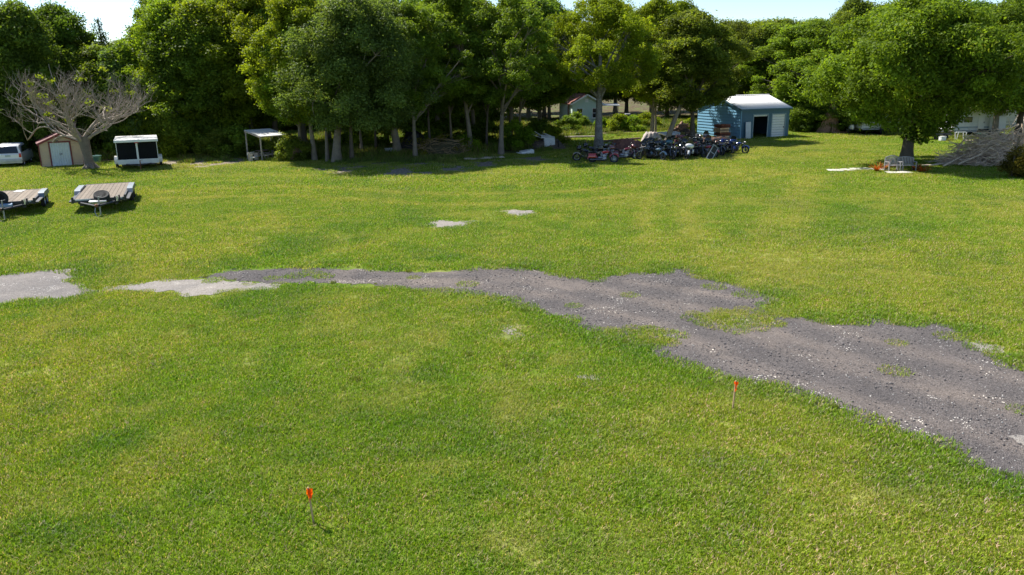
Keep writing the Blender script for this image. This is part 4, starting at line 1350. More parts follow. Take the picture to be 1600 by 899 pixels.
for x in (.06, TW - .06):
    MB().box((x - .03 * (1 if x > 1 else -1) * -1, -.03, 1.4), (.035, .05, 1.3)).build('corner_trim', dirtywhite, bx)
for x, wx in ((-.13, -1), (TW + .13, 1)):
    fm = MB().prism([(1.4, .35), (1.4, .72), (1.65, .84), (2.75, .84), (3.0, .72), (3.0, .35), (2.94, .35), (2.94, .68), (2.72, .78), (1.68, .78), (1.46, .68), (1.46, .35)], x - .13, x + .13, 'YZ'); fm.build('fender', white, bx)
    MB().box((x, 1.34, .58), (.26, .03, .34), bev=.01).build('fender_front', white, bx)
    wheel(bx, (x, 2.2, .34), .34, .2, 'X')
m = MB(); m.tube([(.45, .1, .42), (TW / 2, -1.1, .42)], .045, 6); m.tube([(TW - .45, .1, .42), (TW / 2, -1.1, .42)], .045, 6); m.box((TW / 2, -1.2, .44), (.12, .3, .1)); m.box((TW / 2, 2, .38), (TW - .5, 4, .08)); m.build('drawbar', darksteel, bx)
m = MB().tube([(TW / 2 + .1, -1.0, .02), (TW / 2 + .1, -1.0, .75)], .035, 8).tube([(TW / 2 + .1, -1.0, .75), (TW / 2 + .28, -1.0, .78)], .015, 6).lathe([(.1, 0), (.1, .03), (0, .04)], (TW / 2 + .1, -1.0, 0), 'Z', 10); m.build('jack', rust, bx)
MB().box((TW / 2, -.012 - .06, TH - .16), (.28, .05, .08), bev=.01).build('marker_light', lens_r, bx)
MB().box((TW * .75, -.04, 2.02), (.3, .04, .06)).build('badge', steel, bx)

# ---------------------------------------------------------------- two flatbed car trailers


def flatbed(label, base, rz, wd, ln, spare, rimc, tire_local, blue):
    t = thing('flatbed_trailer', label, 'trailer', base, rz, 'flatbed trailers parked on the lawn')
    h = .66
    n = 11
    for k in range(n):               # deck boards run lengthwise
        x = -wd / 2 + (k + .5) * wd / n
        shade_ = random.uniform(.8, 1.2)
        MB().box((x, ln / 2 + random.uniform(-.01, .01), h + .02 + random.uniform(0, .006)), (wd / n - .014, ln - .1, .04)).build('deck_board', wood, t, tuple(v * shade_ for v in (.64, .61, .56)))
    m = MB()
    for x in (-wd / 2 - .04, wd / 2 + .04):
        m.box((x, ln / 2, h - .03), (.08, ln, .16))
    m.box((0, -.03, h - .03), (wd + .16, .08, .16)); m.box((0, ln + .03, h - .03), (wd + .16, .08, .16))
    for k in range(8):
        m.box((0, .3 + k * (ln - .6) / 7, h - .07), (wd, .05, .08))
    m.build('frame', darksteel, t)
    m = MB().box((-wd * .33, -.075, h + .02), (wd * .32, .02, .07)).box((wd * .42, -.075, h + .02), (wd * .14, .02, .07)); m.build('reflective_strip', dirtywhite, t)
    for s in (-1, 1):                # fender boxes at the back half
        x = s * (wd / 2 + .17)
        m = MB().prism([(ln * .42, h - .1), (ln * .45, h + .12), (ln * .5, h + .16), (ln * .82, h + .16), (ln * .87, h + .12), (ln * .9, h - .1)], x - .14, x + .14, 'YZ')
        m.build('fender', pm('fender_grey', (.20, .23, .25), .45, .3, .2, 3, .05), t)
        MB().box((x, ln * .2, h - .08), (.22, ln * .38, .05)).build('side_step', darksteel, t)
        for yy in (ln * .55, ln * .75):
            wheel(t, (x, yy, .34), .34, .2, 'X')
        MB().box((s * (wd / 2 + .1), .05, h), (.1, .12, .3)).build('post', black, t)
        MB().box((s * wd * .36, -.12, h - .18), (.16, .06, .2)).build('lamp_bracket', black, t)
    m = MB()
    for s in (-1, 1):
        m.tube([(s * wd * .42, 0, h - .12), (s * .08, -1.25, h - .16)], .055, 6)
    m.box((0, -1.35, h - .14), (.16, .42, .12)); m.build('drawbar', darksteel, t)
    MB().box((0, -.62, h - .05), (wd * .36, .3, .14), rx=.1, bev=.03).build('winch_tray', steel if not blue else pm('blue_tray', (.22, .32, .42), .5), t)
    m = MB().ball((0, -1.58, h - .1), (.09, .14, .08), 10, 6); m.build('coupler', rust, t)
    m = MB().tube([(.1, -1.2, .0), (.1, -1.2, h + .28)], .035, 8).tube([(.1, -1.2, h + .26), (.26, -1.25, h + .3)], .014, 6).lathe([(.1, 0), (.1, .03), (0, .04)], (.1, -1.2, 0), 'Z', 10); m.build('jack', pm('grey_jack', (.3, .3, .3), .5, .4), t)
    m = MB().tube([(-.05, -1.5, h - .16), (-.1, -1.6, .25), (-.02, -1.7, .03), (.15, -1.85, .02)], .02, 5); m.build('safety_chain', steel, t)
    w_ = wheel(t, tire_local, .37, .24, 'Y', 'spare_wheel', rimc, 28, .5)
    w_.rotation_euler = spare
    MB().box((tire_local[0], tire_local[1] + .2, h + .04), (.12, .2, .5)).build('spare_bracket', black, t)
    for k in range(3):
        MB().box((wd * .34 + .1 * k, -.2, h + .02), (.07, .12, .2 + .06 * k)).build('tie_hook', black if k != 1 else steel, t)
    return t


a_, rza, _l = G(117, 313, .66), 0, 0
b_ = G(192, 309.5, .66)
d = b_ - a_
rza = math.atan2(d.y, d.x)
bk = G(146, 288, .66); mid = (a_ + b_) / 2
axis = Vector((-math.sin(rza), math.cos(rza)))
ln_ = (bk - mid).to_2d().length
rzA = math.atan2((bk - mid).y, (bk - mid).x) - PI / 2
flatbed('flatbed trailer with pale plank deck and spare wheel upright at its nose', (mid.x, mid.y, 0), rzA * .75, d.length * .99, ln_ * .93, (rad(-62), 0, 0), None, (.16, -.25, .84), False)
m2 = G(18, 317, .66)
flatbed('flatbed trailer with grey plank deck and dark spare wheel, cut by the left edge', (m2.x - .35, m2.y, 0), rzA * .8, 2.35, 4.6, (rad(-12), 0, 0), (.3, .3, .3), (-.12, -.28, .92), True)
sp2 = G(31, 300, .66)
o = MB().box((0, 0, .01), (.42, .7, .016), rz=.2).build('paper_sheet', dirtywhite)
o.location = (sp2.x, sp2.y, .702)
tag(o, 'pale rectangular sheet lying on the deck of the left flatbed trailer', 'sheet')

# ---------------------------------------------------------------- picnic shelter and table
pp, rzp, _ = seg((409, 252), (451, 248))
sr = thing('picnic_shelter', 'small lean-to shelter with a tilted pale sheet roof on four posts', 'shelter', pp, rzp)
Lw, Dp = 2.35, 2.2
for k in range(4):
    x = k * Lw / 4
    m = MB().box((x + Lw / 8, Dp / 2, 2.13), (Lw / 4 - .02, Dp + .3, .03), rx=.16)
    m.build('roof_sheet', white, sr)
m = MB().box((Lw / 2, -.05, 1.90), (Lw + .05, .06, .1)).box((Lw / 2, Dp + .05, 2.26), (Lw + .05, .06, .1)).box((0.03, Dp / 2, 2.04), (.06, Dp, .08), rx=.16).box((Lw - .03, Dp / 2, 2.04), (.06, Dp, .08), rx=.16); m.build('roof_frame', wood, sr, (1.6, 1.6, 1.6))
for x, y, h in ((.05, 0, 1.86), (Lw - .05, 0, 1.86), (.05, Dp, 2.2), (Lw - .05, Dp, 2.2)):
    MB().box((x, y, h / 2), (.09, .09, h)).build('post', wood, sr, (1.3, 1.35, 1.4))
tbp = pp + Vector((math.cos(rzp) * 1.0 - math.sin(rzp) * .9, math.sin(rzp) * 1.0 + math.cos(rzp) * .9, 0))
pt_ = thing('picnic_table', 'dark picnic table with pale plank benches under the small shelter', 'table', tbp, rzp + .25)
for k in range(5):
    MB().box((0, -.32 + k * .16, .75), (1.7, .14, .04)).build('top_plank', wood, pt_, (.5, .42, .4))
for s in (-1, 1):
    MB().box((0, s * .75, .44), (1.75, .26, .045)).build('bench_plank', wood, pt_, (2.2, 2.2, 2.1))
    m = MB().box((s * .6, -.36, .37), (.07, .06, .85), rx=-.5).box((s * .6, .36, .37), (.07, .06, .85), rx=.5).box((s * .6, 0, .40), (.05, 1.6, .09)); m.build('leg', wood, pt_, (1.1, 1.1, 1.1))
pl = thing('low_bench', 'low white plank bench in front of the picnic shelter posts', 'bench', pp + Vector((-.55, -.25, 0)), rzp + .7)
MB().box((.3, 0, .33), (1.5, .26, .05)).build('seat', dirtywhite, pl)
MB().box((.3, .3, .62), (1.5, .05, .16)).build('backrest', dirtywhite, pl)
for x in (-.3, .9):
    MB().box((x, .12, .31), (.06, .34, .6)).build('leg', wood, pl, (1.5, 1.5, 1.5))
pw = thing('wood_stump', 'brown weathered stump block among the pale trunks right of the shelter', 'stump', G(462, 250))
V, F = np_tubes([([(0, 0, -.1), (0, 0, .5), (.03, 0, 1.35)], [.55, .42, .38])], 12)
link('stump', meshfrom('stump_mesh', V, F, bark, True), pw, (1.3, 1.0, .7))
MB().lathe([(0, 1.36), (.38, 1.34)], n=12).build('cut_face', wood, pw, (1.5, 1.2, .9))

# ---------------------------------------------------------------- tarp-covered stack and brush heaps


def lumpy(name, mat, parent, size, seed, fold=.12, n=28, color=None, box=.5):
    """draped cover: a height field with folds that reaches the ground all round"""
    sx, sy, sz = size
    u = np.linspace(-1, 1, n); X, Y = np.meshgrid(u, u)
    r_ = np.maximum(np.abs(X), np.abs(Y)) * box + np.hypot(X, Y) * (1 - box)
    hgt_ = np.clip(1 - np.clip((r_ - .45) / .5, 0, 1) ** 1.7, 0, 1)
    nz = fbm(X * 2.2 + seed, Y * 2.2 + seed * 2, seed, 4)
    Z = sz * hgt_ * (.62 + .6 * nz) + fold * (fbm(X * 7, Y * 7, seed + 5, 3) - .5) * (hgt_ > .02)
    Z = np.maximum(Z, -.03) - .02
    V = np.stack([X * sx / 2 * (1 + .12 * (nz - .5)), Y * sy / 2 * (1 + .12 * (nz - .5)), Z], -1).reshape(-1, 3)
    i = np.arange(n * n).reshape(n, n)
    F = np.stack([i[:-1, :-1], i[:-1, 1:], i[1:, 1:], i[1:, :-1]], -1).reshape(-1, 4)
    return link(name, meshfrom(name, V, F, mat, True), parent, color)


def sticks(name, n, L, R, h, seed, parent, color, rr=.02, flow=0., lmax=1.6, mat=None, k=6):
    """a heap of crooked branches, joined: nobody could count them"""
    r_ = np.random.default_rng(seed); P = []
    for _ in range(n):
        a = r_.uniform(0, 2 * PI); q = math.sqrt(r_.uniform())
        x = L / 2 * q * math.cos(a); y = R / 2 * q * math.sin(a)
        zt = h * max(0., 1 - (2 * x / L) ** 2 - (2 * y / R) ** 2) ** .6 * r_.uniform(.1, 1.0)
        th = r_.normal(flow, .75) + (PI if r_.uniform() < .5 else 0); el = r_.normal(0, .28)
        ln = r_.uniform(.5, lmax)
        d_ = np.array([math.cos(th) * math.cos(el), math.sin(th) * math.cos(el), math.sin(el)])
        p_ = np.array([x, y, zt + .03]) - d_ * ln / 2
        pts = [p_]
        for j in range(k - 1):
            d_ = d_ + r_.normal(0, .17, 3); d_ /= np.linalg.norm(d_)
            pts.append(pts[-1] + d_ * ln / (k - 1))
        pts = np.array(pts); pts[:, 2] = np.maximum(pts[:, 2], .02)
        r0 = rr * r_.uniform(.4, 1.6)
        P.append((pts, np.linspace(r0, r0 * .35, k)))
    V, F = np_tubes(P, 5)
    return link(name, meshfrom(name, V, F, mat or bark, True), parent, color)


tarp = pm('black_tarp', (.008, .008, .009), .6, 0, .3, 3, .3)
tk = thing('covered_stack', 'black tarp-covered stack in the shade between the forked trunk and the brush heap', 'stack', G(648, 241))
lumpy('tarp', tarp, tk, (2.6, 2.0, 1.95), 3, .1, 30, box=.92)
lumpy('tarp_skirt', tarp, tk, (3.0, 2.4, .5), 5, .1, 24, box=.8)
bp_ = thing('brush_heap', 'heap of brown-green cut brush sloping down right of the black tarp', 'brush', G(688, 244))
lumpy('mound', pm('brush_mound', (.07, .055, .03), .95, 0, .5, 6, .8, c2=(.10, .09, .045)), bp_, (4.4, 3.0, 1.35), 8, .3, 34, box=.2)
s1 = sticks('branches', 300, 4.8, 3.4, 1.6, 21, bp_, (1.5, 1.2, .75), .022, .6, 2.2); s1['kind'] = 'stuff'
lf = leaves('dead_leaves', np.array([(random.gauss(0, 1.2), random.gauss(0, .8), random.uniform(.2, 1.5)) for _ in range(60)]), .4, 60, .07, 31); l2 = link('dead_leaves', lf, bp_, (1.3, .9, .8)); l2['kind'] = 'stuff'

# pale branch heap on the right
br = thing('branch_heap', 'large heap of pale bare cut branches lying on the lawn at the right', 'brush', G(1562, 256), .12)
for L_, R_, h_, n_, sd_, rr_, lm_ in ((8.5, 4.0, 2.1, 1100, 22, .022, 2.4), (6.5, 3.2, 2.4, 420, 23, .03, 3.2)):
    s1 = sticks('branches', n_, L_, R_, h_, sd_, br, (3.6, 3.2, 2.9), rr_, .15, lm_); s1['kind'] = 'stuff'
for k, pts in enumerate([[(-4.9, -.9, .05), (-3.4, -.7, .7), (-2.0, -.4, 1.1)], [(-3.2, .2, .9), (-2.9, .1, 1.7), (-2.4, 0, 2.1)], [(-6.6, -.2, .03), (-5.2, -.5, .1), (-3.8, -.4, .3)], [(1.2, 0, 1.2), (1.5, .1, 2.2), (1.4, .1, 2.7)],
                         [(-1.6, -1.2, .3), (.2, -1.3, 1.0), (1.6, -1.0, 1.9)], [(-4.0, -1.2, .2), (-2.4, -1.1, .8), (-1.2, -1.0, 1.5), (-.4, -1, 1.8)]]):
    V, F = np_tubes([(np.array(pts), np.linspace(.07, .03, len(pts)))], 7)
    link('bough', meshfrom('bough_mesh', V, F, bark, True), br, (3.2, 2.9, 2.6))

# dark shrub with post, lower right
ds = thing('clipped_shrub', 'dark brown-green shrub round a thin dark post at the right edge of the lawn', 'shrub', G(1588, 278))
link('foliage', leaves('dry_shrub', crown_points(1.75, .85, .1, 40, 97, .5, .15, .6), .34, 260, .06, 98, .9), ds, (1.0, .6, 1.0))
m = MB().tube([(-.25, .1, 0), (-.22, .1, 1.6), (-.12, .1, 2.5)], .05, 7).tube([(-.2, .1, 1.9), (.05, .05, 2.5)], .025, 6); m.build('post', wood, ds, (.5, .45, .4))

# upturned roots right of the garage
ur = thing('dead_palm', 'tall cone of dead pinkish-brown fronds at the wood edge right of the garage', 'dead palm', G(1294, 208))
P = []
r = np.random.default_rng(3)
for k in range(150):
    a = r.uniform(0, 6.28); q = r.uniform(.4, 1.25)
    top = np.array([r.normal(.35, .16), r.normal(0, .15), r.uniform(2.0, 3.3)])
    bot = np.array([q * math.cos(a) - .1, q * math.sin(a), .02])
    P.append((bez(top, (top + bot) / 2 + [q * .18 * math.cos(a), q * .18 * math.sin(a), -.2], bot, 5), [.03, .03, .025, .02, .012]))
V, F = np_tubes(P, 4); link('fronds', meshfrom('fronds', V, F, bark, True), ur, (3.0, 2.1, 1.8))
V, F = np_tubes([([(.3, 0, 0), (.35, 0, 2), (.4, 0, 4.5)], [.2, .17, .15])], 8); link('trunk', meshfrom('palm_trunk', V, F, bark, True), ur, DK)

# brown log pile behind the motorcycles
lp = G(1062, 214)
lg = thing('log_pile', 'heap of brown logs and cut limbs behind the white sheet left of the dark oak', 'log pile', lp)
lumpy('heap', pm('bark_heap', (.12, .085, .06), .95, 0, .4, 5, .8), lg, (3.0, 2.0, .9), 6, .2, 20)
for k in range(34):
    z = random.uniform(.15, 1.25); x = random.uniform(-1.2, 1.2) * (1.35 - z); a = random.gauss(.35, .5); e = random.gauss(.25, .3); l_ = random.uniform(.8, 1.7)
    dv = np.array([math.cos(a) * math.cos(e), math.sin(a) * math.cos(e), math.sin(e)]) * l_ / 2
    c_ = np.array([x, random.uniform(-.7, .2), z])
    MB().tube([c_ - dv, c_ + [0, 0, .03], c_ + dv], random.uniform(.05, .1), 6).build('log', bark, lg, random.choice([(1.7, 1.1, .9), (2.1, 1.5, 1.3), (1.3, .85, .7)]))

# ---------------------------------------------------------------- junk under the trees
jp = G(855, 233)
jk = thing('scrap_heap', 'scrap heap with an upright cream metal panel and pipes on top', 'scrap', jp)
lumpy('heap', pm('scrap_base', (.12, .09, .07), .9, 0, .5, 5, .6), jk, (3.6, 2.0, .8), 9, .25, 22)
MB().box((.15, -.5, .55), (.95, .5, .9), rx=-.15, rz=.15, bev=.03).build('cream_panel', dirtywhite, jk)
MB().box((.05, -.35, 1.05), (1.2, .7, .08), rx=.25, ry=.15).build('bent_sheet', white, jk)
for k in range(9):
    a = random.uniform(2.4, 3.6); e = random.uniform(.1, .6)
    x, y, z = random.uniform(-.6, .6), random.uniform(-.3, .2), random.uniform(.8, 1.2)
    l_ = random.uniform(.5, 1.0)
    MB().tube([(x, y, z), (x + math.cos(a) * l_, y + math.sin(a) * .4, z + math.sin(e) * l_)], .03, 6).build('pipe', steel if k % 2 else dirtywhite, jk)
s1 = sticks('twigs', 120, 3.6, 2.0, .9, 25, jk, (1.3, .9, .7), .02, 0, 1.2); s1['kind'] = 'stuff'
MB().torus((.95, -.5, .5), .3, .07, 'X').build('old_tyre', rubber, jk)


def slab(name, label, cat, px, dims, rz, mat, color=None, z=0, rx=0, ry=0, bev=.02):
    o_ = thing(name, label, cat, G(*px) + Vector((0, 0, z)), rz)
    MB().box((0, 0, dims[2] / 2), dims, rx=rx, ry=ry, bev=bev).build('body', mat, o_, color)
    return o_


o = slab('appliance_shell', 'white dented metal shell lying in the grass left of the scrap heap', 'scrap', (823, 241), (1.1, .7, .3), .25, white, rx=.1, ry=-.12)
MB().box((-.55, -.2, .12), (.7, .5, .06), ry=.15).build('bent_flap', dirtywhite, o)
MB().box((.3, -.1, .33), (.4, .3, .1), rz=.4).build('lid', white, o)
ob = thing('long_board', 'long grey board lying at the edge of the lawn under the two leaning trees', 'board', (G(726, 251.5) + G(787, 248)) / 2, seg((726, 251.5), (787, 248))[1])
lb_ = seg((726, 251.5), (787, 248))[2]
for k in range(2):
    MB().box((0, (k - .5) * .25, .12 + .05 * k), (lb_, .22, .06), bev=.01).build('plank', wood, ob, (1.5, 1.5, 1.5))
MB().box((-lb_ * .4, 0, .04), (.12, .6, .09)).box((lb_ * .4, 0, .04), (.12, .6, .09)).build('batten', wood, ob, (.6, .55, .5))
wb = thing('white_crate', 'small white crate at the foot of the thick forked trunk', 'crate', G(609, 243), .15)
MB().box((0, 0, .3), (.75, .5, .5), bev=.02).build('box', dirtywhite, wb); MB().box((0, 0, .58), (.8, .55, .05), bev=.01).build('lid', white, wb)
for k in range(3): MB().box((-.25 + .25 * k, -.255, .3), (.05, .02, .44)).build('rib', white, wb)
for k, (x, y, sz) in enumerate([(630, 243, .2), (637, 243, .26), (643, 243, .18)]):
    o = MB().ball((0, 0, sz * .55), (sz, sz * .8, sz * .6), 8, 5).build('white_stone', dirtywhite); o.location = G(x, y)
    tag(o, ['small pale lump left of the three by the black tarp', 'largest of three pale lumps in front of the black tarp', 'smallest pale lump, right of the three by the black tarp'][k], 'stone', 'pale lumps before the black tarp')
o = thing('small_table', 'low white table in the weeds behind the left-leaning tree', 'table', G(724, 231)); MB().box((0, 0, .5), (.65, .45, .06), bev=.01).build('top', white, o)
for x, y in ((-.27, -.18), (.27, -.18), (-.27, .18), (.27, .18)): MB().box((x, y, .24), (.05, .05, .48)).build('leg', dirtywhite, o)
o = thing('torn_bag', 'crumpled white bag in the weeds between the two leaning trees', 'bag', G(757, 240)); lumpy('bag', white, o, (.9, .6, .36), 14, .12, 16, box=.1); lumpy('flap', dirtywhite, o, (1.3, .4, .2), 15, .1, 12, box=.1)
# pale poles stacked by the house
for k, (a, b, lb) in enumerate([((872, 213), (932, 211.5), 'upper pale pole lying below the green house'), ((872, 217.5), (934, 216), 'lower pale pole lying below the green house'), ((938, 224), (1000, 219), 'brown pole lying in the grass behind the patched trunk')]):
    p_, rz_, l_ = seg(a, b)
    o = thing('pole', lb, 'pole', p_, rz_, 'poles lying in the grass')
    MB().tube([(0, 0, .16), (l_ / 2, 0, .17), (l_, 0, .15)], .11, 9).build('shaft', bark, o, (1.9, 1.9, 1.95) if k < 2 else (.8, .6, .5))
    for q in (.15, .85): MB().box((l_ * q, 0, .03), (.15, .6, .08)).build('bearer', wood, o, (.7, .65, .6))

# ---------------------------------------------------------------- pale green house
hp, hrz, _ = seg((894, 197), (931, 196))
hs = thing('green_house', 'pale green gabled house with red-brown roof half hidden behind trees', 'house', (hp.x, hp.y, 0), hrz - .08)
hgreen = pm('house_green', (.50, .62, .52), .7, 0, .06, 2, .05)
HW = 3.7; HE = 2.75; HP = 3.75
for k in range(15):
    z0 = k * HP / 15; z1 = z0 + HP / 15 - .01
    def hh_(z): return HW / 2 if z <= HE else HW / 2 * (HP + .02 - z) / (HP - HE)
    a, b = hh_(z0), max(.03, hh_(z1)); c = HW / 2
    MB().add([(c - a, -.02, z0), (c + a, -.02, z0), (c + b, 0, z1), (c - b, 0, z1), (c - a, .05, z0), (c + a, .05, z0), (c + b, .05, z1), (c - b, .05, z1)],
             [(0, 3, 2, 1), (4, 5, 6, 7), (0, 1, 5, 4), (1, 2, 6, 5), (2, 3, 7, 6), (3, 0, 4, 7)]).build('clapboard', hgreen, hs)
MB().box((.05, 4, HE / 2), (.1, 7.9, HE)).box((HW - .05, 4, HE / 2), (.1, 7.9, HE)).box((HW / 2, 8, HE / 2), (HW, .1, HE)).build('side_wall', hgreen, hs)
sl = math.atan2(HP - HE, HW / 2)
redroof = pm('red_roof', (.26, .10, .075), .85, 0, .3, 3, .3)
for s in (-1, 1):
    l_ = (HW / 2 + .35) / math.cos(sl)
    MB().box((HW / 2 + s * (HW / 4 + .14), 3.9, (HE + HP) / 2 + .0), (l_, 8.6, .09), ry=s * sl).build('roof_slope', redroof, hs)
    MB().box((HW / 2 + s * (HW / 4 + .14), -.42, (HE + HP) / 2 - .03), (l_, .05, .17), ry=s * sl).build('bargeboard', white, hs)
for x in (.95, 2.95):
    fr = MB().box((x, -.04, 1.55), (.82, .05, 1.25)).build('window', white, hs)
    MB().box((x, -.07, 1.85), (.66, .03, .52)).build('pane', glass, fr); MB().box((x, -.07, 1.26), (.66, .03, .52)).build('pane', glass, fr)
    MB().box((x, -.08, .89), (.95, .12, .07)).build('sill', white, fr)
MB().box((HW / 2, -.03, 3.1), (.4, .04, .4)).build('gable_vent', white, hs)
cp = thing('carport', 'small pale flat roof on dark posts right of the green house', 'carport', G(950, 195), 0)
MB().box((0, 0, 2.5), (2.6, 2.4, .1), rx=.04).build('roof', white, cp)
for x, y in ((-1.1, -1), (1.1, -1), (-1.1, 1), (1.1, 1)): MB().box((x, y, 1.22), (.1, .1, 2.45)).build('post', wood, cp, (.8, .75, .7))
cb = thing('dark_cabinet', 'dark upright box with a pale cap in the bushes right of the green house', 'cabinet', G(980, 202), .1)
MB().box((0, 0, .85), (.75, .6, 1.7), bev=.03).build('body', black, cb); MB().box((0, 0, 1.74), (.6, .5, .08), bev=.02).build('cap', dirtywhite, cb)

# ---------------------------------------------------------------- campers


def camper(label, px, py, ln, wd, h, rz, stripe, slide=False, dark_top=False, cat='camper'):
    t_ = thing('travel_trailer', label, cat, G(px, py), rz, 'campers parked under the oaks')
    z0 = .5
    pr = [(0, z0 + .15), (.05, h * .55), (.35, h * .86), (.8, h), (ln - .3, h), (ln - .05, h - .2), (ln, z0 + .2), (ln - .1, z0), (.2, z0)]
    MB().prism(pr, -wd / 2, wd / 2, 'XZ').build('body', dirtywhite, t_)
    MB().box((ln * .52, 0, h + .05), (.6, .5, .14), bev=.04).build('roof_vent', white, t_)
    MB().box((ln * .5, -wd / 2 - .006, z0 + .45), (ln * .96, .012, .16)).build('stripe', paint, t_, stripe)
    MB().box((ln * .5, -wd / 2 - .008, z0 + .1), (ln * .94, .016, .2)).build('skirt', pm('grey_skirt', (.3, .31, .32), .6), t_)
    for x in (ln * .26, ln * .76):
        wf = MB().box((x, -wd / 2 - .012, h * .68), (.85, .03, .52), bev=.01).build('window', black, t_)
        MB().box((x, -wd / 2 - .03, h * .68), (.75, .012, .42)).build('pane', glass, wf)
    dr = MB().box((ln * .52, -wd / 2 - .014, z0 + .95), (.6, .03, 1.75 if h > 2.4 else 1.2), bev=.01).build('door', white, t_)
    MB().box((ln * .52 + .24, -wd / 2 - .05, z0 + .9), (.04, .04, .14)).build('handle', darksteel, dr)
    MB().box((.14, 0, h * .68), (.04, wd * .72, .5), ry=.32).build('front_window', glass, t_)
    if dark_top:
        MB().box((ln * .3, -wd / 2 - .02, h * .72), (ln * .5, .03, h * .34)).build('dark_panel', glass, t_)
    if slide:
        MB().box((ln * .8, -wd / 2 - .25, 1.35), (1.3, .5, 1.3), bev=.03).build('slide_out', white, t_)
    for x in (ln * .55, ln * .55 + .75):
        wheel(t_, (x, -wd / 2 + .12, .34), .34, .2, 'Y'); wheel(t_, (x, wd / 2 - .12, .34), .34, .2, 'Y')
    MB().prism([(ln * .55 - .5, .5), (ln * .55 - .4, .78), (ln * .55 + 1.15, .78), (ln * .55 + 1.25, .5)], -wd / 2 - .03, -wd / 2 + .1, 'XZ').build('wheel_arch', black, t_)
    m_ = MB().tube([(.1, -.6, .5), (-1.1, 0, .48)], .05, 6).tube([(.1, .6, .5), (-1.1, 0, .48)], .05, 6).tube([(-.9, 0, .02), (-.9, 0, .8)], .04, 7); m_.build('drawbar', darksteel, t_)
    m_ = MB().ball((-.55, -.17, .72), (.17, .17, .3), 10, 7).ball((-.55, .17, .72), (.17, .17, .3), 10, 7); m_.build('gas_bottles', white, t_)
    return t_


camper('small pale camper with dark upper panel left of the big oak', 1338, 210, 4.3, 1.9, 2.35, .05, (.4, .42, .42), dark_top=True)
camper('silver-blue camper with slide-out between the big oak and the flared trunk', 1478, 214, 5.2, 2.1, 2.5, .05, (.25, .33, .40), slide=True)
camper('white camper in dappled light furthest to the right', 1556, 204, 6.5, 2.3, 2.9, .05, (.5, .5, .48))
# things standing about the campers
o = thing('sawhorse', 'small pale trestle in front of the silver-blue camper', 'trestle', G(1500, 219)); MB().box((0, 0, .72), (.9, .1, .08)).build('beam', white, o)
for x in (-.38, .38):
    for y in (-.2, .2): MB().box((x, y, .35), (.05, .05, .74), rx=-y * 1.2).build('leg', dirtywhite, o)
o = thing('cooler_box', 'small white cool box on the ground left of the silver-blue camper', 'cool box', G(1472, 221), .3); MB().box((0, 0, .2), (.55, .36, .38), bev=.04).build('body', white, o); MB().box((0, 0, .42), (.57, .38, .07), bev=.02).build('lid', dirtywhite, o)
o = thing('low_trailer', 'low empty dark trailer between the big oak and the silver-blue camper', 'trailer', G(1462, 219), .05); MB().box((0, 0, .5), (2.3, 1.2, .1)).build('deck', wood, o, (.8, .8, .8)); MB().box((0, -.6, .62), (2.3, .04, .16)).build('side_rail', darksteel, o)
for x in (-.3, .5): wheel(o, (x, -.66, .28), .28, .16, 'Y')
o = thing('wheelbarrow', 'dark green wheelbarrow in front of the flared trunk by the campers', 'wheelbarrow', G(1533, 220), .4)
MB().prism([(-.45, .65), (.45, .72), (.25, .35), (-.25, .35)], -.3, .3, 'XZ').build('tray', paint, o, (.03, .09, .07)); wheel(o, (.5, 0, .2), .2, .08, 'Y')
MB().tube([(.5, -.15, .2), (-.3, -.28, .4), (-.95, -.3, .6)], .025, 6).tube([(.5, .15, .2), (-.3, .28, .4), (-.95, .3, .6)], .025, 6).tube([(-.3, -.25, .4), (-.35, -.25, 0)], .02, 6).tube([(-.3, .25, .4), (-.35, .25, 0)], .02, 6).build('frame', darksteel, o)
for k, (a, b, lb) in enumerate([((1300, 209), (1334, 207.5), 'long brown timber lying right of the dead palm'), ((1505, 222), (1540, 222.5), 'pale plank lying in front of the wheelbarrow'), ((1560, 222), (1592, 220), 'dark timber lying behind the branch heap')]):
    p_, rz_, l_ = seg(a, b)
    o = thing('timber', lb, 'timber', p_, rz_, 'timbers lying near the campers'); MB().box((l_ / 2, 0, .1), (l_, .2, .14), bev=.015).box((l_ / 2, .25, .09), (l_ * .8, .16, .12), rz=.04, bev=.015).build('beam', wood, o, [(1.2, .8, .6), (2, 1.9, 1.7), (.8, .6, .5)][k])

# ---------------------------------------------------------------- benches, plants and slabs under the big oak


def bench(label, px, py, rz, wd, arch):
    t_ = thing('garden_bench', label, 'bench', G(px, py), rz, 'benches under the big oak')
    for k in range(4): MB().box((0, .02 + k * .12, .43), (wd, .09, .03)).build('seat_slat', pm('bench_grey', (.30, .29, .28), .7, 0, .2, 3, .2), t_)
    m_ = MB(); n_ = 9
    for k in range(n_):
        x = (-.5 + (k + .5) / n_) * (wd - .1); top = .86 + (arch * math.cos(x / wd * PI))
        m_.box((x, .50, (.46 + top) / 2), (.05, .02, top - .46), rx=-.1)
    m_.build('back_slats', MATS['bench_grey'], t_)
    pts = [((-.5 + q / 12) * wd, .55, .88 + arch * math.cos((-.5 + q / 12) * PI)) for q in range(13)]
    MB().tube(pts, .03, 6).build('top_rail', MATS['bench_grey'], t_)
    for s in (-1, 1):
        for y, h in ((.0, .62), (.5, .86)): MB().box((s * wd / 2, y, h / 2), (.06, .06, h)).build('leg', MATS['bench_grey'], t_)
        MB().box((s * wd / 2, .24, .64), (.07, .56, .04), bev=.01).build('armrest', MATS['bench_grey'], t_)
    return t_


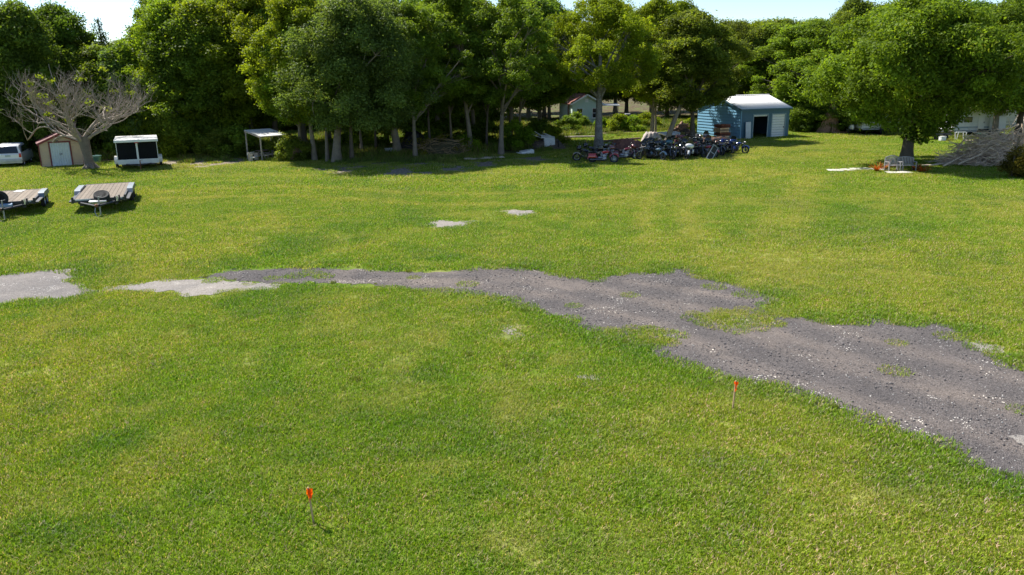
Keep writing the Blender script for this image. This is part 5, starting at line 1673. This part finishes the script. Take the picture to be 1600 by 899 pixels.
bench('grey slatted garden bench with arched back, left of the pair at the big oak', 1399, 269, .12, .95, .14)
bench('grey slatted garden bench with straighter back directly before the big oak trunk', 1418, 269, -.06, 1.0, .05)
for k, (a, b, lb) in enumerate([((1293, 267.5), (1317, 267.5), 'leftmost pale paving slab, set apart in the grass left of the benches'), ((1318, 267), (1329, 266.5), 'short shaded paving slab, second from the left by the oak'), ((1330, 265.8), (1360, 265), 'long pale paving slab, third from the left by the oak'), ((1361, 266), (1385, 265.5), 'paving slab right beside the red plants'), ((1386, 271), (1422, 270.5), 'paving slab directly in front of the benches')]):
    p_, rz_, l_ = seg(a, b)
    o = MB().box((0, 0, .035), (l_ - .04, .95, .09), bev=.015).build('paving_slab', concrete); o.location = (p_ + G(*b)) / 2; o.rotation_euler.z = rz_
    tag(o, lb, 'slab', 'paving slabs by the oak')
redleaf = leaf_mat('red_leaf', (.42, .10, .02), .5, .3, (.30, .25, .04), .3)


def rosette(label, px, py, s_, tint, n_=26):
    r_ = np.random.default_rng(int(px)); V = []; F = []; A = []
    for k in range(n_):
        a = r_.uniform(0, 6.28); e = r_.uniform(.5, 1.35); L_ = r_.uniform(.7, 1.1); o_ = len(V)
        for j in range(5):
            t_ = j / 4; rr_ = L_ * (t_ * math.cos(e) + .15 * t_ * t_); z = L_ * (t_ * math.sin(e) - .22 * t_ * t_); w_ = .055 * (1 - t_ ** 2) + .004
            for sg in (-1, 1): V.append((rr_ * math.cos(a) - sg * w_ * math.sin(a), rr_ * math.sin(a) + sg * w_ * math.cos(a), z + .01 * sg))
            if j < 4: F.append((o_ + 2 * j, o_ + 2 * j + 1, o_ + 2 * j + 3, o_ + 2 * j + 2)); A.append(r_.uniform())
    o = link('spiky_plant', meshfrom('rosette', V, F, redleaf, False, dict(leafvar=('FACE', A))), None, tint, G(px, py))
    o.scale = (s_,) * 3
    return tag(o, label, 'plant', 'spiky plants round the benches')


rosette('bright red-orange spiky plant at the left end of the benches', 1370, 269, .85, (1.1, 1, 1)); rosette('darker red spiky plant just left of the arched bench', 1383, 266, .9, (.6, .5, .8))
rosette('dark red spiky plant touching the right end of the right bench', 1430, 268, .9, (.55, .5, .8)); rosette('orange spiky plant furthest right of the benches', 1441, 270, .8, (1.0, .9, .8))
rosette('small orange spiky plant behind the slab left of the arched bench', 1376, 264, .6, (.9, 1.1, .8))

# ---------------------------------------------------------------- survey stakes
for label, a, top, lean_, tape in (('wooden survey stake with orange tape in the near lawn, lower left', (490, 818), 761, (-.06, 0), (-.012, 0)), ('wooden survey stake with orange tape beside the gravel edge', (1145, 639), 595, (.05, .0), (.02, 0))):
    p_ = G(*a); h_ = hgt(p_, top)
    st = thing('survey_stake', label, 'stake', p_, .5, 'survey stakes')
    st.rotation_euler = (0, lean_[0], .3)
    MB().prism([(-.014, -.12), (0, -.18), (.014, -.12), (.014, h_ - .01), (-.014, h_ - .01)], -.01, .01, 'XZ').box((0, 0, h_ - .004), (.022, .015, .01)).build('stake', wood, st, (1.7, 1.35, 1.0))
    tp = bpy.data.materials.get('orange_tape') or leaf_mat('orange_tape', (.95, .16, .015), .05, .45, (.9, .2, .02), .01)
    m_ = MB()
    for k, (dx, dy, ln_2, r0) in enumerate([(.02, -.015, .17, .1), (.032, .01, .13, -.2), (-.006, -.02, .19, .3)]):
        z0 = h_ - .035
        pts = [(dx + .008 * math.sin(j * 1.7 + k), dy + .006 * math.cos(j * 2.1 + k), z0 - ln_2 * j / 6) for j in range(7)]
        for j in range(6):
            a0, a1 = pts[j], pts[j + 1]
            tw = r0 + .25 * j
            cx_, sx_ = .027 * math.cos(tw), .027 * math.sin(tw)
            m_.add([(a0[0] - cx_, a0[1] - sx_, a0[2]), (a0[0] + cx_, a0[1] + sx_, a0[2]), (a1[0] + cx_, a1[1] + sx_, a1[2]), (a1[0] - cx_, a1[1] - sx_, a1[2])], [(0, 1, 2, 3)])
    m_.box((0, 0, h_ - .05), (.05, .034, .05), bev=.004)
    m_.build('tape', tp, st)

# ---------------------------------------------------------------- motorcycles
bike_paint = pm('bike_paint', (.9, .9, .9), .18, .1, .05, 4, 0, objcol=True, coat=1)


def make_bike(kind):
    """cruiser heading +x; returns {part: (mesh, colour mode)}"""
    P = {}
    r_f, r_r = .33, .32
    xf, xr = .82, -.78

    def wl(x, r, w_):
        a = MB().torus((x, 0, r), r - w_ / 2, w_ / 2, 'Y', 26, 8)
        b = MB().torus((x, 0, r), r - w_ - .01, .018, 'Y', 24, 5)
        for k in range(9):
            q = 2 * PI * k / 9
            b.tube([(x + .03 * math.cos(q), 0, r + .03 * math.sin(q)), (x + (r - w_) * math.cos(q), 0, r + (r - w_) * math.sin(q))], .008, 4, False)
        b.lathe([(0, -.07), (.05, -.06), (.05, .06), (0, .07)], (x, 0, r), 'Y', 10); b.lathe([(.12, .05), (.12, .056)], (x, 0, r), 'Y', 14)
        return a.mesh('bike_tyre', rubber), b.mesh('bike_rim', chrome)
    P['front_wheel'] = (*wl(xf, r_f, .12),); P['rear_wheel'] = (*wl(xr, r_r, .15),)

    def fender(x, r, w_, a0, a1):
        m_ = MB(); n_ = 9; V = []
        for i in range(n_):
            q = a0 + (a1 - a0) * i / (n_ - 1)
            for t_, dr in ((-w_, -.05), (-w_ * .8, .02), (0, .04), (w_ * .8, .02), (w_, -.05)):
                V.append((x + (r + .03 + dr) * math.cos(q), t_, r + (r + .03 + dr) * math.sin(q)))
        F = [(i * 5 + j, i * 5 + j + 1, (i + 1) * 5 + j + 1, (i + 1) * 5 + j) for i in range(n_ - 1) for j in range(4)]
        return m_.add(V, F, True)
    P['front_fender'] = (fender(xf, r_f, .075, rad(20), rad(160)).mesh('front_fender', bike_paint),)
    P['rear_fender'] = (fender(xr, r_r, .1, rad(10), rad(185)).mesh('rear_fender', bike_paint),)
    tk_ = MB(); prof_ = [(-.12, .05, .02), (-.05, .11, .08), (.12, .14, .12), (.30, .13, .12), (.42, .09, .08), (.46, .03, .02)]
    V = []
    for x, w_, h_ in prof_:
        for k in range(10):
            q = 2 * PI * k / 10; V.append((x, w_ * math.cos(q), .78 + x * .12 + h_ * math.sin(q)))
    F = [(i * 10 + k, i * 10 + (k + 1) % 10, (i + 1) * 10 + (k + 1) % 10, (i + 1) * 10 + k) for i in range(5) for k in range(10)] + [tuple(range(10)), tuple(range(50, 60))]
    P['fuel_tank'] = (tk_.add(V, F, True).mesh('fuel_tank', bike_paint),)
    P['seat'] = (MB().ball((-.28, 0, .70), (.24, .15, .07), 12, 7).ball((-.62, 0, .80), (.17, .12, .06), 12, 6).mesh('bike_seat', leather),)
    en = MB()
    for s_ in (-1, 1):
        for k in range(6):
            d_ = .30 + k * .045
            en.box((.08 + s_ * d_ * .38 - .02, 0, .24 + d_ * .9), (.19, .20, .022), ry=s_ * .40)
        en.box((.08 + s_ * .56 * .38, 0, .24 + .56 * .9), (.17, .17, .06), ry=s_ * .4, bev=.02)
    en.lathe([(0, -.13), (.15, -.12), (.17, -.05), (.17, .05), (.15, .12), (0, .13)], (.08, 0, .36), 'Y', 16).box((-.22, 0, .38), (.26, .22, .2), bev=.05)
    en.lathe([(0, -.2), (.1, -.19), (.11, -.15), (.1, -.12)], (.1, 0, .56), 'Y', 14)
    P['engine'] = (en.mesh('bike_engine', chrome),)
    fr = MB().tube([(.62, 0, .86), (.2, 0, .70), (-.4, 0, .58), (-.78, 0, .33)], .022, 6).tube([(.60, 0, .80), (.42, 0, .3), (.2, 0, .17), (-.4, 0, .17), (-.5, 0, .55)], .022, 6)
    for s_ in (-.09, .09): fr.tube([(-.35, s_, .3), (-.78, s_, .32)], .02, 6).tube([(-.5, s_, .66), (-.74, s_, .36)], .028, 7)
    fr.tube([(-.05, .08, .2), (-.02, .3, .02)], .012, 5)
    P['frame'] = (fr.mesh('bike_frame', black),)
    fk = MB()
    for s_ in (-.09, .09): fk.tube([(xf, s_, r_f), (.70, s_, .70), (.60, s_, .98)], [.028, .024, .022], 7)
    P['fork'] = (fk.mesh('bike_fork', chrome),)
    P['exhaust'] = (MB().tube([(.2, -.14, .55), (.28, -.17, .3), (.05, -.18, .24), (-.95, -.18, .25)], [.022, .025, .035, .045], 8).tube([(-.02, -.14, .5), (.0, -.19, .34), (-.2, -.19, .33), (-.9, -.19, .34)], [.02, .025, .035, .04], 8).mesh('bike_exhaust', chrome),)
    hb = MB().tube([(.38, -.42, 1.02), (.50, -.3, 1.08), (.60, -.1, 1.0), (.60, .1, 1.0), (.50, .3, 1.08), (.38, .42, 1.02)], .014, 6)
    for s_ in (-1, 1): hb.tube([(.38, s_ * .42, 1.02), (.30, s_ * .47, 1.0)], .022, 7).tube([(.5, s_ * .3, 1.08), (.48, s_ * .36, 1.22)], .008, 5).ball((.48, s_ * .38, 1.25), (.015, .06, .04), 8, 5)
    P['handlebar'] = (hb.mesh('bike_handlebar', chrome),)
    P['headlight'] = (MB().ball((.74, 0, .90), (.1, .10, .10), 12, 8).mesh('bike_headlight', chrome), MB().lathe([(0, .0), (.085, 0), (.085, .012), (0, .02)], (.825, 0, .9), 'X', 14).mesh('bike_lens', glass))
    P['tail_light'] = (MB().box((-1.09, 0, .58), (.05, .12, .07), bev=.015).mesh('bike_tail_light', lens_r),)
    if kind in ('tourer', 'bagger'):
        for nm_, s_ in (('saddlebag', -1), ('saddlebag', 1)):
            P[nm_ + str(s_)] = (MB().box((-.78, s_ * .26, .50), (.56, .18, .30), bev=.06).box((-.78, s_ * .26, .66), (.57, .19, .04), bev=.015).mesh('bike_saddlebag', bike_paint),)
    if kind == 'tourer':
        P['fairing'] = (MB().ball((.66, 0, 1.02), (.20, .34, .20), 14, 8).mesh('bike_fairing', bike_paint),)
        P['windshield'] = (MB().prism([(-.28, 1.12), (-.22, 1.36), (-.1, 1.46), (.1, 1.46), (.22, 1.36), (.28, 1.12)], .62, .635, 'YZ').mesh('bike_windshield', glass),)
        P['top_case'] = (MB().box((-.98, 0, .95), (.40, .5, .30), bev=.08).mesh('bike_top_case', bike_paint),)
    return P


def bike_tree(kind, label, color, loc, rz, lean_=.12):
    t_ = thing('motorcycle', label, 'motorcycle', loc, rz, 'motorcycles parked in a crowd under the trees')
    for nm_, ms_ in BIKES[kind].items():
        o_ = link(nm_.rstrip('-1'), ms_[0], t_, color)
        if len(ms_) > 1:
            link('rim' if 'wheel' in nm_ else 'lens', ms_[1], o_, color)
            if 'wheel' in nm_: pass
    t_.rotation_euler = (lean_, 0, rz)
    return t_


BIKES = {k: make_bike(k) for k in ('cruiser', 'bagger', 'tourer')}
K = (.012, .012, .014); RD = (.42, .02, .02); BL = (.015, .035, .17); WH = (.75, .75, .75); MR = (.14, .02, .03); SB = (.20, .30, .42); GY = (.12, .12, .13); TE = (.03, .14, .18); RU = (.16, .06, .03)
bikes = [
    # px, py, kind, colour, heading deg, label
    (942, 255, 'bagger', RD, -12, 'red motorcycle with red saddlebags, nearest of the crowd at its left end'),
    (918, 252, 'tourer', K, 175, 'black touring motorcycle at the far left of the crowd, rear to the left'),
    (928, 247, 'tourer', K, 160, 'black touring motorcycle behind the red one, close to the patched trunk'),
    (948, 244, 'bagger', K, 20, 'black motorcycle between the patched trunk and the maroon one'),
    (976, 250, 'tourer', MR, -5, 'maroon touring motorcycle with long chrome exhaust right of the red one'),
    (998, 248, 'cruiser', RU, -25, 'brown cruiser motorcycle beside the maroon touring one'),
    (1011, 249, 'cruiser', K, -150, 'black motorcycle with round chrome headlight, turned left, at the crowd centre'),
    (1024, 250, 'cruiser', SB, -60, 'light blue cruiser motorcycle with long chrome forks facing the lawn'),
    (1040, 249, 'cruiser', K, -70, 'black chopper right of the light blue motorcycle facing the lawn'),
    (1052, 249, 'bagger', K, -100, 'black motorcycle with saddlebags right of the middle of the front row'),
    (1064, 248, 'cruiser', GY, -75, 'dark grey motorcycle just left of the white-shielded one'),
    (1075, 248, 'tourer', WH, -105, 'motorcycle with white fairing facing the lawn'),
    (1088, 246, 'cruiser', K, -60, 'black motorcycle just right of the white-faired one'),
    (1101, 246, 'cruiser', RD, -40, 'red motorcycle behind the leaning metal ladder frame'),
    (1118, 243, 'cruiser', K, -70, 'black motorcycle right of the leaning metal frame'),
    (1128, 242, 'bagger', GY, -110, 'grey motorcycle with saddlebags left of the blue one'),
    (1137, 240, 'tourer', BL, -80, 'bright blue touring motorcycle near the right end of the crowd'),
    (1149, 240, 'cruiser', BL, -40, 'small blue motorcycle at the very right end of the crowd'),
    (1020, 243, 'tourer', K, -80, 'black touring motorcycle behind the light blue cruiser'),
    (1036, 241, 'tourer', TE, -70, 'teal touring motorcycle in the second row'),
    (1050, 241, 'bagger', RD, -85, 'red motorcycle in the second row behind the black one with saddlebags'),
    (1066, 240, 'tourer', K, -95, 'black touring motorcycle in the second row behind the dark grey one'),
    (1082, 239, 'bagger', RD, -70, 'red motorcycle in the second row behind the white-faired one'),
    (1098, 238, 'tourer', K, -80, 'black touring motorcycle in the second row left of the rusty heap'),
    (1114, 237, 'cruiser', RU, -60, 'rust-brown motorcycle in the second row near the crates'),
    (1000, 241, 'bagger', GY, -40, 'grey motorcycle just right of the brown tarp'),
    (1044, 233, 'bagger', K, -90, 'black motorcycle in the back row before the white sheet'),
    (1062, 232, 'tourer', MR, -90, 'dark red touring motorcycle in the back row before the white sheet'),
    (1080, 231, 'bagger', K, -80, 'black motorcycle in the back row before the dark oak'),
    (1096, 230, 'tourer', GY, -80, 'grey touring motorcycle in the back row right of the dark oak'),
]
for x, y, kd, c, hd, lb in bikes:
    bike_tree(kd, lb, c, G(x, y), rad(hd), random.uniform(-.16, -.08))

mr = pm('maroon_cover', (.11, .03, .025), .7, 0, .4, 3, .4, c2=(.22, .09, .05)); 
for lb, px, py, sz, mt, c, sd_ in (('maroon and brown cover draped over a heap behind the maroon motorcycle', 978, 242, (3.4, 2.0, 1.25), mr, None, 4), ('dark tarp over parts behind the second row of motorcycles', 1020, 234, (3.2, 2.2, .95), pm('dark_cover', (.03, .035, .04), .6, 0, .4, 3, .3), None, 12),
                                   ('rusty brown heap of frames and sheets right of the back row motorcycles', 1115, 231, (3.6, 2.0, .95), pm('dull_rust', (.07, .035, .025), .8, 0, .5, 5, .5, c2=(.15, .07, .04)), None, 13), ('pinkish grey sheet draped over a pointed heap below the pale straight trunk', 1018, 222, (2.2, 1.6, .95), pm('pink_cover', (.42, .30, .27), .8, 0, .15, 2, .2, c2=(.5, .48, .46)), None, 16)):
    o = thing('covered_heap', lb, 'covered heap', G(px, py), random.uniform(-.2, .2)); lumpy('cover', mt, o, sz, sd_, .22, 30, box=.5)
    if 'rusty' in lb or 'maroon' in lb:
        for k in range(12):
            x, y, z = random.uniform(-.4, .4) * sz[0], random.uniform(-.4, .2) * sz[1], random.uniform(.5, .95) * sz[2]; a = random.uniform(0, 3)
            MB().tube([(x, y, z), (x + .5 * math.cos(a), y + .5 * math.sin(a), z + random.uniform(-.2, .25))], .03, 5).build('bar', rust if k % 3 else steel, o)
p_, rz_, l_ = seg((1037, 220), (1068, 218.5))
o = thing('white_sheet', 'bright white flat cover on a low trailer behind the motorcycles', 'cover', p_, rz_); MB().box((l_ / 2, .6, .62), (l_, 1.5, .1), rx=.12, bev=.04).build('cover', white, o); MB().box((l_ / 2, .6, .36), (l_ * .9, 1.3, .3)).build('body', black, o)
for x in (.35, .7): wheel(o, (l_ * x, -.05, .28), .28, .16, 'Y')
p_ = G(1107, 250)
o = thing('ladder', 'short pale metal ladder frame leaning against the motorcycles at the right', 'frame', p_, .3)
o.rotation_euler = (-.35, rad(36), .1)
m_ = MB()
for x in (-.22, .22): m_.box((x, 0, .65), (.05, .05, 1.3))
m_.build('rail', steel, o)
for z in (.05, .65, 1.25): MB().box((0, 0, z), (.4, .045, .05)).build('rung', steel, o)
MB().box((0, .02, .65), (.36, .015, 1.1)).build('backing', black, o)
